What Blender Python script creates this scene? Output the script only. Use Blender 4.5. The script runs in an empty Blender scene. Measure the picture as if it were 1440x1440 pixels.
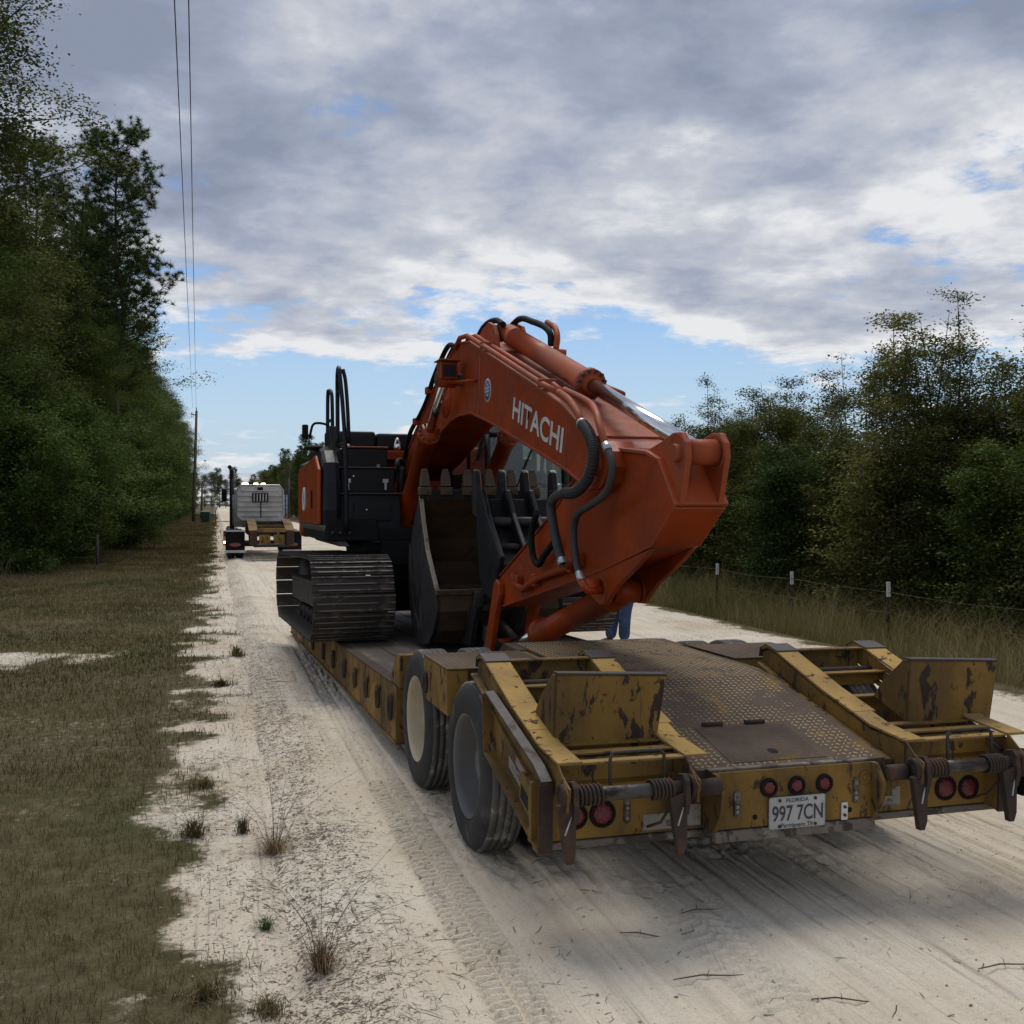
import bpy, bmesh, math, random
import numpy as np
from mathutils import Vector, Matrix
R = math.radians
SC = bpy.context.scene
COL = SC.collection
random.seed(7)
RNG = np.random.default_rng(11)

# ---------------------------------------------------------------- camera
CAM_H = 1.97
cam_d = bpy.data.cameras.new('camera')
cam_d.sensor_width = 36.0
cam_d.lens = 36.0 * 1476.0 / 1440.0
cam_d.clip_start = 0.05
cam_d.clip_end = 6000.0
cam = bpy.data.objects.new('camera', cam_d)
cam.location = (0.0, 0.0, CAM_H)
cam.rotation_euler = (R(90.0 - 0.466), 0.0, R(-15.8))
COL.objects.link(cam)
SC.camera = cam

# ---------------------------------------------------------------- light
SUN_EL, SUN_AZ = 62.0, 14.0          # azimuth clockwise from +Y (the road direction)
sun_d = bpy.data.lights.new('sun', 'SUN')
sun_d.energy = 1.5
sun_d.angle = R(32.0)
sun_d.color = (1.0, 0.955, 0.88)
sun = bpy.data.objects.new('sun', sun_d)
sun.rotation_euler = (R(90.0 - SUN_EL), 0.0, R(-SUN_AZ + 180.0))
COL.objects.link(sun)

SC.view_settings.view_transform = 'Standard'
SC.view_settings.look = 'None'
SC.view_settings.exposure = 0.42
SC.view_settings.gamma = 1.0
SC.view_settings.use_curve_mapping = False

# ---------------------------------------------------------------- sky: clear blue with a broken stratocumulus deck
world = bpy.data.worlds.new('World')
SC.world = world
world.use_nodes = True
wt = world.node_tree
wt.nodes.clear()


class NT:
    """tiny node helper"""
    def __init__(s, tree):
        s.t = tree

    def n(s, typ, **kw):
        nd = s.t.nodes.new(typ)
        for k, v in kw.items():
            setattr(nd, k, v)
        return nd

    def link(s, a, b):
        s.t.links.new(a, b)

    def put(s, sock, v):
        if v is None:
            return
        if isinstance(v, bpy.types.NodeSocket):
            s.link(v, sock)
        else:
            if isinstance(v, (tuple, list)) and len(v) == 3 and sock.type == 'RGBA':
                v = (*v, 1.0)
            sock.default_value = v

    def math(s, op, a, b=None, c=None, clamp=False):
        nd = s.n('ShaderNodeMath', operation=op)
        nd.use_clamp = clamp
        s.put(nd.inputs[0], a); s.put(nd.inputs[1], b); s.put(nd.inputs[2], c)
        return nd.outputs[0]

    def mix(s, f, a, b, blend='MIX'):
        nd = s.n('ShaderNodeMix', data_type='RGBA', blend_type=blend)
        s.put(nd.inputs[0], f); s.put(nd.inputs[6], a); s.put(nd.inputs[7], b)
        return nd.outputs[2]

    def noise(s, vec, scale, detail=4.0, rough=0.55, dist=0.0, lac=2.0):
        nd = s.n('ShaderNodeTexNoise')
        s.put(nd.inputs['Vector'], vec)
        s.put(nd.inputs['Scale'], scale); s.put(nd.inputs['Detail'], detail)
        s.put(nd.inputs['Roughness'], rough); s.put(nd.inputs['Distortion'], dist)
        s.put(nd.inputs['Lacunarity'], lac)
        return nd.outputs[0]

    def step(s, x, lo, hi, a=0.0, b=1.0):
        nd = s.n('ShaderNodeMapRange', interpolation_type='SMOOTHSTEP')
        s.put(nd.inputs[0], x); s.put(nd.inputs[1], lo); s.put(nd.inputs[2], hi)
        s.put(nd.inputs[3], a); s.put(nd.inputs[4], b)
        return nd.outputs[0]

    def ramp(s, x, stops):
        nd = s.n('ShaderNodeValToRGB')
        e = nd.color_ramp.elements
        while len(e) < len(stops):
            e.new(0.5)
        for k, (p, c) in enumerate(stops):
            e[k].position = p
            e[k].color = (*c, 1.0)
        s.put(nd.inputs[0], x)
        return nd.outputs[0]

    def vec(s, x, y, z):
        nd = s.n('ShaderNodeCombineXYZ')
        s.put(nd.inputs[0], x); s.put(nd.inputs[1], y); s.put(nd.inputs[2], z)
        return nd.outputs[0]

    def mapping(s, v, scale=(1, 1, 1), loc=(0, 0, 0), rot=(0, 0, 0)):
        nd = s.n('ShaderNodeMapping')
        s.put(nd.inputs[0], v)
        nd.inputs[1].default_value = loc
        nd.inputs[2].default_value = rot
        nd.inputs[3].default_value = scale
        return nd.outputs[0]


W = NT(wt)
tc = W.n('ShaderNodeTexCoord')
sep = W.n('ShaderNodeSeparateXYZ')
W.link(tc.outputs['Generated'], sep.inputs[0])
dz = W.math('MAXIMUM', sep.outputs[2], 0.0)
den = W.math('ADD', dz, 0.17)
cu = W.math('DIVIDE', sep.outputs[0], den)
cv = W.math('DIVIDE', sep.outputs[1], den)
cvec = W.mapping(W.vec(cu, cv, 0.0), loc=(1.7, 8.3, 0.0), rot=(0, 0, R(10)))
sky = W.n('ShaderNodeTexSky', sky_type='NISHITA')
sky.sun_disc = False
sky.sun_elevation = R(SUN_EL)
sky.sun_rotation = R(SUN_AZ)
sky.altitude = 20.0
sky.air_density = 1.0
sky.dust_density = 0.15
sky.ozone_density = 1.5


def cloud_density(v):
    a = W.noise(v, 1.15, 3.0, 0.5)
    b_ = W.noise(v, 3.9, 14.0, 0.60, 0.15)
    return W.math('ADD', W.math('MULTIPLY', a, 0.52), W.math('MULTIPLY', b_, 0.48))


dens = W.math('ADD', cloud_density(cvec), W.math('MULTIPLY', W.math('SUBTRACT', W.noise(cvec, 13.0, 8.0, 0.62), 0.5), 0.14))
# the deck thins out low over the horizon and comes back as far streaks
thr = W.ramp(sep.outputs[2], [(0.0, (0.43,) * 3), (0.04, (0.465,) * 3), (0.075, (0.53,) * 3), (0.115, (0.545,) * 3), (0.145, (0.48,) * 3), (0.190, (0.40,) * 3), (0.30, (0.362,) * 3), (0.7, (0.35,) * 3)])
d = W.math('SUBTRACT', dens, thr)
cover = W.math('MULTIPLY', W.step(d, -0.02, 0.075), W.step(sep.outputs[2], -0.01, 0.0))
# lit flanks: compare with the density a little way towards the sun
off = W.mapping(cvec, loc=(0.055, 0.16, 0.0))
lit = W.math('MULTIPLY', W.math('SUBTRACT', dens, cloud_density(off)), 3.4)
core = W.step(d, 0.02, 0.24)
drift = W.math('MULTIPLY', W.math('SUBTRACT', W.noise(W.mapping(cvec, loc=(1.3, 0.4, 0.0)), 1.35, 6.0, 0.52), 0.5), 1.9)
tone = W.math('ADD', W.math('SUBTRACT', W.math('ADD', W.step(sep.outputs[2], 0.17, 0.40, 0.92, 0.62), drift), W.math('MULTIPLY', core, 0.44)), lit, clamp=True)
ccol = W.ramp(tone, [(0.0, (1.95, 2.25, 3.0)), (0.35, (2.7, 3.05, 3.85)), (0.7, (4.1, 4.3, 4.8)), (1.0, (6.1, 6.15, 6.3))])
skyc = W.mix(1.0, sky.outputs[0], (0.58, 0.70, 0.84), 'MULTIPLY')
skyc = W.mix(W.step(sep.outputs[2], 0.0, 0.24, 0.92, 0.05), skyc, (3.9, 4.8, 5.7))
final = W.mix(cover, skyc, ccol)
bg = W.n('ShaderNodeBackground')
W.link(final, bg.inputs[0])
bg.inputs[1].default_value = 0.1
wo = W.n('ShaderNodeOutputWorld')
W.link(bg.outputs[0], wo.inputs[0])


# ================================================================ helpers
class MB:
    """collects shapes into one mesh"""
    def __init__(s):
        s.v = []; s.f = []; s.sm = []

    def add(s, V, F, smooth=False):
        o = len(s.v)
        s.v.extend([tuple(p) for p in V])
        for f in F:
            s.f.append([i + o for i in f]); s.sm.append(smooth)
        return s

    def box(s, a, b, rot=None):
        (x0, y0, z0), (x1, y1, z1) = a, b
        V = [Vector(p) for p in ((x0, y0, z0), (x1, y0, z0), (x1, y1, z0), (x0, y1, z0), (x0, y0, z1), (x1, y0, z1), (x1, y1, z1), (x0, y1, z1))]
        if rot is not None:
            c = sum(V, Vector()) / 8
            V = [c + rot @ (p - c) for p in V]
        return s.add(V, [(0, 3, 2, 1), (4, 5, 6, 7), (0, 1, 5, 4), (1, 2, 6, 5), (2, 3, 7, 6), (3, 0, 4, 7)])

    def prism(s, poly, a, b, axis=0):
        """poly in the plane across axis: axis 0 -> (y,z), 1 -> (x,z), 2 -> (x,y)"""
        def pt(p, t):
            q = list(p); q.insert(axis, t); return q
        n = len(poly)
        V = [pt(p, a) for p in poly] + [pt(p, b) for p in poly]
        F = [list(range(n))[::-1], list(range(n, 2 * n))] + [(i, (i + 1) % n, n + (i + 1) % n, n + i) for i in range(n)]
        return s.add(V, F)

    def strip(s, line, a, b, t, axis=0):
        """a plate of thickness t that follows a polyline (open), offset to its left"""
        L = [Vector(p) for p in line]
        off = []
        for i, p in enumerate(L):
            d = (L[min(i + 1, len(L) - 1)] - L[max(i - 1, 0)]).normalized()
            off.append(p + Vector((-d.y, d.x)) * t)
        return s.prism([tuple(p) for p in L] + [tuple(p) for p in off[::-1]], a, b, axis)

    def tube(s, pts, r, n=8, caps=True):
        P = [Vector(p) for p in pts]
        m = len(P)
        rr = r if isinstance(r, (list, tuple)) else [r] * m
        up = None
        V = []
        for i, p in enumerate(P):
            t = (P[min(i + 1, m - 1)] - P[max(i - 1, 0)])
            t = t.normalized() if t.length > 1e-9 else Vector((0, 0, 1))
            if up is None:
                up = t.orthogonal().normalized()
            else:
                up = up - t * up.dot(t)
                up = up.normalized() if up.length > 1e-6 else t.orthogonal().normalized()
            w = t.cross(up)
            for k in range(n):
                a = 2 * math.pi * k / n
                V.append(p + (up * math.cos(a) + w * math.sin(a)) * rr[i])
        F = [(i * n + k, i * n + (k + 1) % n, (i + 1) * n + (k + 1) % n, (i + 1) * n + k) for i in range(m - 1) for k in range(n)]
        s.add(V, F, True)
        if caps:
            o = len(s.v) - m * n
            s.f.append([o + k for k in range(n)][::-1]); s.sm.append(False)
            s.f.append([o + (m - 1) * n + k for k in range(n)]); s.sm.append(False)
        return s

    def cyl(s, p0, p1, r0, r1=None, n=18):
        return s.tube([p0, p1], [r0, r0 if r1 is None else r1], n)

    def lathe(s, prof, c, axis, n=32):
        """prof: list of (distance along axis, radius)"""
        ax = Vector(axis).normalized(); u = ax.orthogonal().normalized(); w = ax.cross(u); c = Vector(c)
        V = []
        for a, r in prof:
            for k in range(n):
                t = 2 * math.pi * k / n
                V.append(c + ax * a + (u * math.cos(t) + w * math.sin(t)) * max(r, 1e-4))
        F = [(i * n + k, i * n + (k + 1) % n, (i + 1) * n + (k + 1) % n, (i + 1) * n + k) for i in range(len(prof) - 1) for k in range(n)]
        return s.add(V, F, True)

    def torus(s, c, axis, r, t, n=20, m=8, sc=(1, 1)):
        ax = Vector(axis).normalized(); u = ax.orthogonal().normalized()
        if abs(ax.z) < 0.9:
            u = Vector((0, 0, 1)) - ax * ax.z
            u.normalize()
        w = ax.cross(u); c = Vector(c)
        P = [c + u * math.cos(2 * math.pi * k / n) * r * sc[0] + w * math.sin(2 * math.pi * k / n) * r * sc[1] for k in range(n + 1)]
        return s.tube(P, t, m, False)

    def ball(s, c, r, n=12, sc=(1, 1, 1)):
        V = []; m = n // 2
        for i in range(m + 1):
            th = math.pi * i / m
            for k in range(n):
                a = 2 * math.pi * k / n
                V.append((c[0] + r * sc[0] * max(math.sin(th), 1e-3) * math.cos(a), c[1] + r * sc[1] * max(math.sin(th), 1e-3) * math.sin(a), c[2] + r * sc[2] * math.cos(th)))
        F = [(i * n + k, (i + 1) * n + k, (i + 1) * n + (k + 1) % n, i * n + (k + 1) % n) for i in range(m) for k in range(n)]
        return s.add(V, F, True)

    def mesh(s, name, mat):
        me = bpy.data.meshes.new(name)
        me.from_pydata(s.v, [], s.f)
        bm = bmesh.new(); bm.from_mesh(me)
        bmesh.ops.recalc_face_normals(bm, faces=bm.faces)
        bm.to_mesh(me); bm.free()
        me.polygons.foreach_set('use_smooth', s.sm)
        if mat:
            me.materials.append(mat)
        return me

    def build(s, name, mat, parent=None, bevel=0.0, label=None):
        return link(name, s.mesh(name, mat), parent, bevel, label)


def link(name, me, parent=None, bevel=0.0, label=None):
    o = bpy.data.objects.new(name, me)
    COL.objects.link(o)
    if parent is not None:
        o.parent = parent
        if 'off' in parent:
            q = parent['off']
            o.location = (-q[0], -q[1], -q[2])
    if bevel:
        b = o.modifiers.new('bevel', 'BEVEL')
        b.width = bevel; b.segments = 2; b.limit_method = 'ANGLE'; b.angle_limit = R(38)
    if label:
        o['label'] = label
    return o


def tag(o, label=None, cat=None, group=None, kind=None):
    for k, v in (('label', label), ('category', cat), ('group', group), ('kind', kind)):
        if v:
            o[k] = v
    return o


def empty(name, loc, rz=0.0):
    o = bpy.data.objects.new(name, None)
    o.location = loc
    o.rotation_euler = (0, 0, rz)
    o.empty_display_size = 0.2
    COL.objects.link(o)
    return o


# the low loader and its load share one frame: x to its right, y towards its front, z up
RIG0, RIGA = Vector((1.387, 4.492, 0.0)), R(1.5)


def rig_root(name, s, u, h, roll=0.0):
    m = Matrix.Rotation(RIGA, 3, 'Z')
    o = empty(name, RIG0 + m @ Vector((s, u, h)), RIGA)
    o.rotation_euler = (0, roll, RIGA)
    o['off'] = (s, u, h)
    return o


def spline(pts, n=8):
    P = [Vector(p) for p in pts]
    P = [P[0] * 2 - P[1]] + P + [P[-1] * 2 - P[-2]]
    out = []
    for i in range(1, len(P) - 2):
        for k in range(n):
            t = k / n
            a, b, c, d_ = P[i - 1], P[i], P[i + 1], P[i + 2]
            out.append(0.5 * ((2 * b) + (c - a) * t + (2 * a - 5 * b + 4 * c - d_) * t * t + (3 * b - a - 3 * c + d_) * t ** 3))
    out.append(P[-2])
    return out


def np_mesh(name, V, F, mat, attrs=None, smooth=False):
    """fast mesh from numpy arrays; every face of F has the same corner count"""
    me = bpy.data.meshes.new(name)
    V = np.asarray(V, np.float32); F = np.asarray(F, np.int32)
    k = F.shape[1]
    me.vertices.add(len(V)); me.vertices.foreach_set('co', V.ravel())
    me.loops.add(F.size); me.loops.foreach_set('vertex_index', F.ravel())
    me.polygons.add(len(F)); me.polygons.foreach_set('loop_start', np.arange(0, F.size, k, dtype=np.int32))
    if smooth:
        me.polygons.foreach_set('use_smooth', np.ones(len(F), bool))
    for nm, arr in (attrs or {}).items():
        at = me.attributes.new(nm, 'FLOAT', 'POINT')
        at.data.foreach_set('value', np.asarray(arr, np.float32))
    me.update(calc_edges=True)
    me.materials.append(mat)
    return me


def vnoise(x, y, seed=0):
    x = np.asarray(x, float); y = np.asarray(y, float)
    xi = np.floor(x).astype(np.int64); yi = np.floor(y).astype(np.int64)
    fx = x - xi; fy = y - yi
    fx = fx * fx * (3 - 2 * fx); fy = fy * fy * (3 - 2 * fy)

    def hsh(a, b):
        h = (a * 374761393 + b * 668265263 + seed * 974711) & 0x7fffffff
        h = ((h ^ (h >> 13)) * 1274126177) & 0x7fffffff
        return ((h ^ (h >> 16)) & 0xffff) / 65535.0
    a = hsh(xi, yi); b = hsh(xi + 1, yi); c = hsh(xi, yi + 1); d_ = hsh(xi + 1, yi + 1)
    return (a * (1 - fx) + b * fx) * (1 - fy) + (c * (1 - fx) + d_ * fx) * fy


def fbm(x, y, sc, oct=4, seed=0):
    t = 0.0; a = 0.5; s_ = 0.0
    for k in range(oct):
        t = t + a * vnoise(x * sc, y * sc, seed + k * 17); s_ += a
        a *= 0.5; sc *= 2.0
    return t / s_


def text_mesh(name, txt, O, xd, yd, w, h, mat, parent, bold=0.0, thick=0.002, fit=True):
    """flat lettering: lower left corner O, reading along xd, w wide and h tall"""
    cu_ = bpy.data.curves.new('lettering', 'FONT')
    cu_.body = txt; cu_.offset = bold
    ob = bpy.data.objects.new('lettering', cu_)
    COL.objects.link(ob)
    bpy.context.view_layer.update()
    me = bpy.data.meshes.new_from_object(ob.evaluated_get(bpy.context.evaluated_depsgraph_get()))
    bpy.data.objects.remove(ob)
    co = np.array([v.co[:] for v in me.vertices])
    lo = co.min(0); hi = co.max(0)
    q = (co - lo) / np.maximum(hi - lo, 1e-6)
    O = Vector(O); xd = Vector(xd).normalized(); yd = Vector(yd).normalized(); nd = xd.cross(yd)
    for v, p in zip(me.vertices, q):
        v.co = O + xd * (p[0] * w) + yd * (p[1] * h) + nd * thick
    me.materials.clear(); me.materials.append(mat); me.name = name
    return link(name, me, parent)


# ================================================================ materials
MATS = {}


def new_mat(name):
    m = bpy.data.materials.new(name)
    m.use_nodes = True
    m.node_tree.nodes.clear()
    t = NT(m.node_tree)
    out = t.n('ShaderNodeOutputMaterial')
    b = t.n('ShaderNodeBsdfPrincipled')
    t.link(b.outputs[0], out.inputs[0])
    MATS[name] = m
    return m, t, b, out


def worn(name, col, chip=None, lo=0.62, hi=0.68, scale=5.0, stretch=(1, 1, 1), rough=0.55, metal=0.0,
         dirt=None, dlo=0.45, dhi=0.75, dscale=1.6, bump=0.15, bscale=60.0, chip_rough=0.85, damt=0.8, edge=None, speck=None, spec=0.4):
    """a coat of paint or bare stuff with wear spots of a second colour and a film of dirt"""
    m, t, b, out = new_mat(name)
    tc_ = t.n('ShaderNodeTexCoord').outputs['Object']
    var = t.noise(tc_, 2.2, 5.0)
    c = t.mix(t.step(var, 0.3, 0.7), tuple(x * 0.82 for x in col), tuple(min(1, x * 1.12) for x in col))
    rg = t.math('ADD', t.math('MULTIPLY', t.noise(tc_, 14.0, 3.0), 0.3), rough - 0.15)
    if dirt is not None:
        dn = t.step(t.noise(t.mapping(tc_, stretch), dscale, 9.0, 0.62), dlo, dhi)
        c = t.mix(t.math('MULTIPLY', dn, damt), c, dirt)
        rg = t.math('ADD', rg, t.math('MULTIPLY', dn, 0.2))
    hgt = t.noise(tc_, bscale, 3.0)
    if chip is not None:
        cn = t.noise(t.mapping(tc_, stretch), scale, 12.0, 0.66, 0.4)
        k = t.step(cn, lo, hi)
        c = t.mix(k, c, t.mix(t.noise(tc_, 30.0, 4.0), tuple(x * 0.6 for x in chip), tuple(x * 1.5 for x in chip)))
        rg = t.mix(k, rg, (chip_rough,) * 3)
        hgt = t.math('SUBTRACT', hgt, t.math('MULTIPLY', k, 0.6))
    if speck is not None:
        # fine chips and run-down scratches
        f1 = t.noise(tc_, 55.0, 5.0, 0.7)
        f2 = t.noise(t.mapping(tc_, (26.0, 26.0, 2.2)), 1.0, 6.0, 0.65)
        zone = t.step(t.noise(tc_, 3.1, 4.0), 0.36, 0.60)
        k = t.math('MULTIPLY', t.math('MAXIMUM', t.step(f1, 0.60, 0.66), t.step(f2, 0.60, 0.70, 0.0, 0.75)), zone)
        c = t.mix(k, c, speck)
        hgt = t.math('SUBTRACT', hgt, t.math('MULTIPLY', k, 0.3))
    if edge is not None:
        # paint rubbed off along the edges
        bv = t.n('ShaderNodeBevel'); bv.samples = 4; bv.inputs[0].default_value = 0.014
        ge = t.n('ShaderNodeNewGeometry')
        dp = t.n('ShaderNodeVectorMath', operation='DOT_PRODUCT')
        t.link(bv.outputs[0], dp.inputs[0]); t.link(ge.outputs['Normal'], dp.inputs[1])
        e = t.math('ADD', t.math('SUBTRACT', 1.0, dp.outputs['Value']), t.math('MULTIPLY', t.math('SUBTRACT', t.noise(tc_, 18.0, 5.0, 0.65), 0.5), 0.28))
        e = t.step(e, 0.07, 0.14)
        c = t.mix(e, c, t.mix(t.noise(tc_, 25.0, 3.0), edge, tuple(x * 0.4 for x in edge)))
    t.put(b.inputs['Base Color'], c)
    t.put(b.inputs['Roughness'], rg)
    b.inputs['Specular IOR Level'].default_value = spec
    b.inputs['Metallic'].default_value = metal
    if bump:
        bp = t.n('ShaderNodeBump')
        bp.inputs['Strength'].default_value = bump
        bp.inputs['Distance'].default_value = 0.01
        t.put(bp.inputs['Height'], hgt)
        t.link(bp.outputs[0], b.inputs['Normal'])
    return m


RUST = (0.055, 0.032, 0.021)
yellow = worn('worn yellow paint', (0.245, 0.142, 0.030), RUST, 0.57, 0.615, 12.0, (1, 1, 0.5), 0.6, dirt=(0.075, 0.05, 0.024), dlo=0.38, dhi=0.66, dscale=2.4, edge=(0.10, 0.065, 0.04), speck=(0.05, 0.03, 0.02), spec=0.2)
yellow_scarred = worn('scarred yellow paint', (0.245, 0.142, 0.031), (0.04, 0.027, 0.022), 0.548, 0.59, 12.0, (1, 1, 0.45), 0.65, dirt=(0.085, 0.055, 0.026), dlo=0.38, dhi=0.64, edge=(0.11, 0.07, 0.045), speck=(0.045, 0.028, 0.02), spec=0.2)
yellow_top = worn('sanded yellow paint', (0.40, 0.25, 0.07), RUST, 0.58, 0.62, 14.0, (1, 1, 1), 0.75, dirt=(0.26, 0.175, 0.075), dlo=0.4, dhi=0.6, edge=(0.14, 0.09, 0.05), speck=(0.06, 0.04, 0.025), spec=0.2)
deck_steel = worn('worn tread plate', (0.088, 0.062, 0.046), (0.15, 0.095, 0.035), 0.56, 0.66, 2.6, (1, 1, 1), 0.8, metal=0.0, dirt=(0.15, 0.115, 0.085), dlo=0.42, dhi=0.68, bump=0.3, spec=0.2)
lug_mat = worn('tread lug tops', (0.34, 0.225, 0.09), (0.10, 0.072, 0.055), 0.50, 0.60, 3.2, (1, 1, 1), 0.6, dirt=(0.24, 0.19, 0.14), bump=0.0)
dark_steel = worn('dark oily steel', (0.040, 0.034, 0.032), (0.075, 0.045, 0.03), 0.55, 0.65, 6.0, rough=0.55, dirt=(0.06, 0.045, 0.035))
rusty = worn('rusty steel', (0.050, 0.036, 0.029), (0.085, 0.046, 0.028), 0.5, 0.62, 8.0, rough=0.75, spec=0.25, dirt=(0.05, 0.04, 0.035))
polished = worn('rubbed steel', (0.085, 0.078, 0.072), (0.035, 0.026, 0.022), 0.44, 0.56, 6.0, (0.4, 1, 1), rough=0.45, metal=0.4)
track_mat = worn('muddy track steel', (0.045, 0.036, 0.031), (0.105, 0.082, 0.062), 0.52, 0.66, 5.0, rough=0.62, dirt=(0.07, 0.055, 0.042), bump=0.4, bscale=45)
track_edge = worn('rubbed grouser edge', (0.20, 0.175, 0.15), (0.06, 0.05, 0.04), 0.5, 0.6, 6.0, rough=0.5)
orange = worn('orange machine paint', (0.335, 0.047, 0.0055), (0.10, 0.05, 0.035), 0.66, 0.70, 9.0, rough=0.33, spec=0.25, speck=(0.20, 0.045, 0.018), dirt=(0.165, 0.029, 0.007), dlo=0.40, dhi=0.72, dscale=2.6, damt=0.75, bump=0.05, edge=(0.34, 0.12, 0.07))
orange_dust = worn('dusty orange paint', (0.345, 0.060, 0.014), (0.12, 0.06, 0.045), 0.62, 0.68, 8.0, rough=0.5, spec=0.2, speck=(0.22, 0.07, 0.035), dirt=(0.235, 0.082, 0.046), dlo=0.38, dhi=0.68, bump=0.05, edge=(0.42, 0.20, 0.14))
black_paint = worn('black machine paint', (0.009, 0.010, 0.013), (0.05, 0.045, 0.04), 0.66, 0.75, 6.0, rough=0.36, spec=0.25, dirt=(0.018, 0.021, 0.02), bump=0.04, edge=(0.05, 0.05, 0.052))
black_matt = worn('matt black parts', (0.008, 0.008, 0.009), None, rough=0.7, dirt=(0.016, 0.014, 0.012), bump=0.1, spec=0.2)
rubber = worn('dusty tyre rubber', (0.024, 0.024, 0.025), (0.075, 0.07, 0.062), 0.56, 0.72, 4.0, rough=0.85, dirt=(0.055, 0.052, 0.048), bump=0.25, bscale=90)
tread_rubber = worn('sand coated tread', (0.075, 0.072, 0.068), (0.30, 0.28, 0.25), 0.50, 0.70, 9.0, rough=0.9, dirt=(0.16, 0.15, 0.135), bump=0.4)
hose_mat = worn('grey rubber hose', (0.035, 0.036, 0.038), None, rough=0.55, dirt=(0.07, 0.066, 0.06), bump=0.1)
rim_cream = worn('cream wheel paint', (0.47, 0.41, 0.28), (0.30, 0.24, 0.15), 0.60, 0.70, 5.0, rough=0.6, dirt=(0.36, 0.31, 0.22))
rim_grey = worn('dusty grey wheel', (0.115, 0.11, 0.105), (0.09, 0.08, 0.075), 0.55, 0.68, 4.0, rough=0.7, dirt=(0.19, 0.18, 0.165))
wood = worn('oily deck planks', (0.060, 0.047, 0.040), (0.15, 0.12, 0.10), 0.55, 0.66, 3.0, (1, 0.15, 1), 0.8, dirt=(0.11, 0.09, 0.075), dlo=0.45, dhi=0.7, bump=0.4)
chrome, _t, _b, _ = new_mat('chromed rod')
_b.inputs['Base Color'].default_value = (0.75, 0.76, 0.78, 1); _b.inputs['Metallic'].default_value = 1.0; _b.inputs['Roughness'].default_value = 0.16
alu = worn('brushed aluminium', (0.52, 0.53, 0.55), None, rough=0.35, metal=0.7, dirt=(0.35, 0.34, 0.33), bump=0.05)
panel_white = worn('pale sleeper panel', (0.60, 0.57, 0.53), None, rough=0.35, metal=0.15, dirt=(0.38, 0.36, 0.34), bump=0.05)
white_print = worn('white lettering', (0.62, 0.60, 0.56), (0.4, 0.3, 0.25), 0.68, 0.75, 8.0, rough=0.6, bump=0.0)
blue_print = worn('dark plate lettering', (0.035, 0.042, 0.06), None, rough=0.6, bump=0.0)
plate_white = worn('dirty number plate', (0.44, 0.44, 0.43), (0.2, 0.18, 0.16), 0.6, 0.7, 12.0, rough=0.5, dirt=(0.33, 0.31, 0.28), bump=0.0)
badge_blue = worn('blue badge', (0.10, 0.13, 0.24), None, rough=0.5, bump=0.0)
label_yellow = worn('yellow label', (0.50, 0.30, 0.02), (0.1, 0.05, 0.02), 0.62, 0.7, 14.0, rough=0.5, bump=0.0)
tape_white = worn('scuffed reflective tape', (0.24, 0.225, 0.20), (0.10, 0.08, 0.06), 0.50, 0.58, 9.0, rough=0.5, bump=0.05)
lip_grey = worn('scraped grey lip', (0.15, 0.125, 0.10), (0.05, 0.038, 0.03), 0.48, 0.57, 7.0, (1, 1, 1), 0.8, dirt=(0.30, 0.275, 0.24), dlo=0.52, dhi=0.66, dscale=3.0)
red_paint = worn('dull red flap print', (0.30, 0.06, 0.05), None, rough=0.6, bump=0.0)
jeans_mat = worn('blue denim', (0.045, 0.075, 0.17), (0.075, 0.11, 0.21), 0.5, 0.62, 9.0, rough=0.9, bump=0.4, bscale=120)
shirt_mat = worn('dark shirt cloth', (0.03, 0.032, 0.04), None, rough=0.9, bump=0.3)
skin_mat = worn('skin', (0.36, 0.19, 0.13), None, rough=0.55, bump=0.05)
hair_mat = worn('dark hair', (0.025, 0.016, 0.011), None, rough=0.7, bump=0.5)
boot_mat = worn('brown work boot', (0.07, 0.045, 0.03), None, rough=0.7, bump=0.2)
green_plastic = worn('dark green plastic', (0.012, 0.045, 0.035), None, rough=0.5, dirt=(0.03, 0.05, 0.04), bump=0.0)
pole_wood = worn('weathered pole wood', (0.12, 0.10, 0.085), (0.06, 0.05, 0.04), 0.5, 0.62, 4.0, (1, 1, 0.1), 0.9, bump=0.4)
concrete = worn('pale concrete', (0.40, 0.37, 0.33), None, rough=0.9, dirt=(0.3, 0.26, 0.2))
bark = worn('bark', (0.075, 0.062, 0.05), (0.035, 0.03, 0.025), 0.48, 0.6, 6.0, (1, 1, 0.25), 0.95, bump=0.6, bscale=20)
twig_mat = worn('dry twigs', (0.115, 0.085, 0.062), None, rough=0.95, bump=0.0)
bucket_in = worn('scoured bucket steel', (0.080, 0.044, 0.021), (0.045, 0.03, 0.022), 0.5, 0.62, 4.0, rough=0.55, dirt=(0.09, 0.06, 0.04))
bucket_out = worn('grimy bucket steel', (0.021, 0.018, 0.018), (0.050, 0.037, 0.031), 0.5, 0.66, 4.0, (2, 2, 0.5), rough=0.65, spec=0.25, dirt=(0.03, 0.028, 0.027))
tooth_mat = worn('earth polished steel', (0.085, 0.056, 0.030), (0.045, 0.033, 0.022), 0.46, 0.6, 9.0, rough=0.6)
edge_mat = worn('bright worn edge', (0.30, 0.255, 0.18), (0.12, 0.09, 0.065), 0.5, 0.62, 6.0, rough=0.5)


def glass_mat(name, col, rough=0.03, alpha=1.0):
    m, t, b, out = new_mat(name)
    b.inputs['Base Color'].default_value = (*col, 1)
    b.inputs['Roughness'].default_value = rough
    b.inputs['IOR'].default_value = 1.5
    b.inputs['Transmission Weight'].default_value = alpha
    return m


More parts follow.
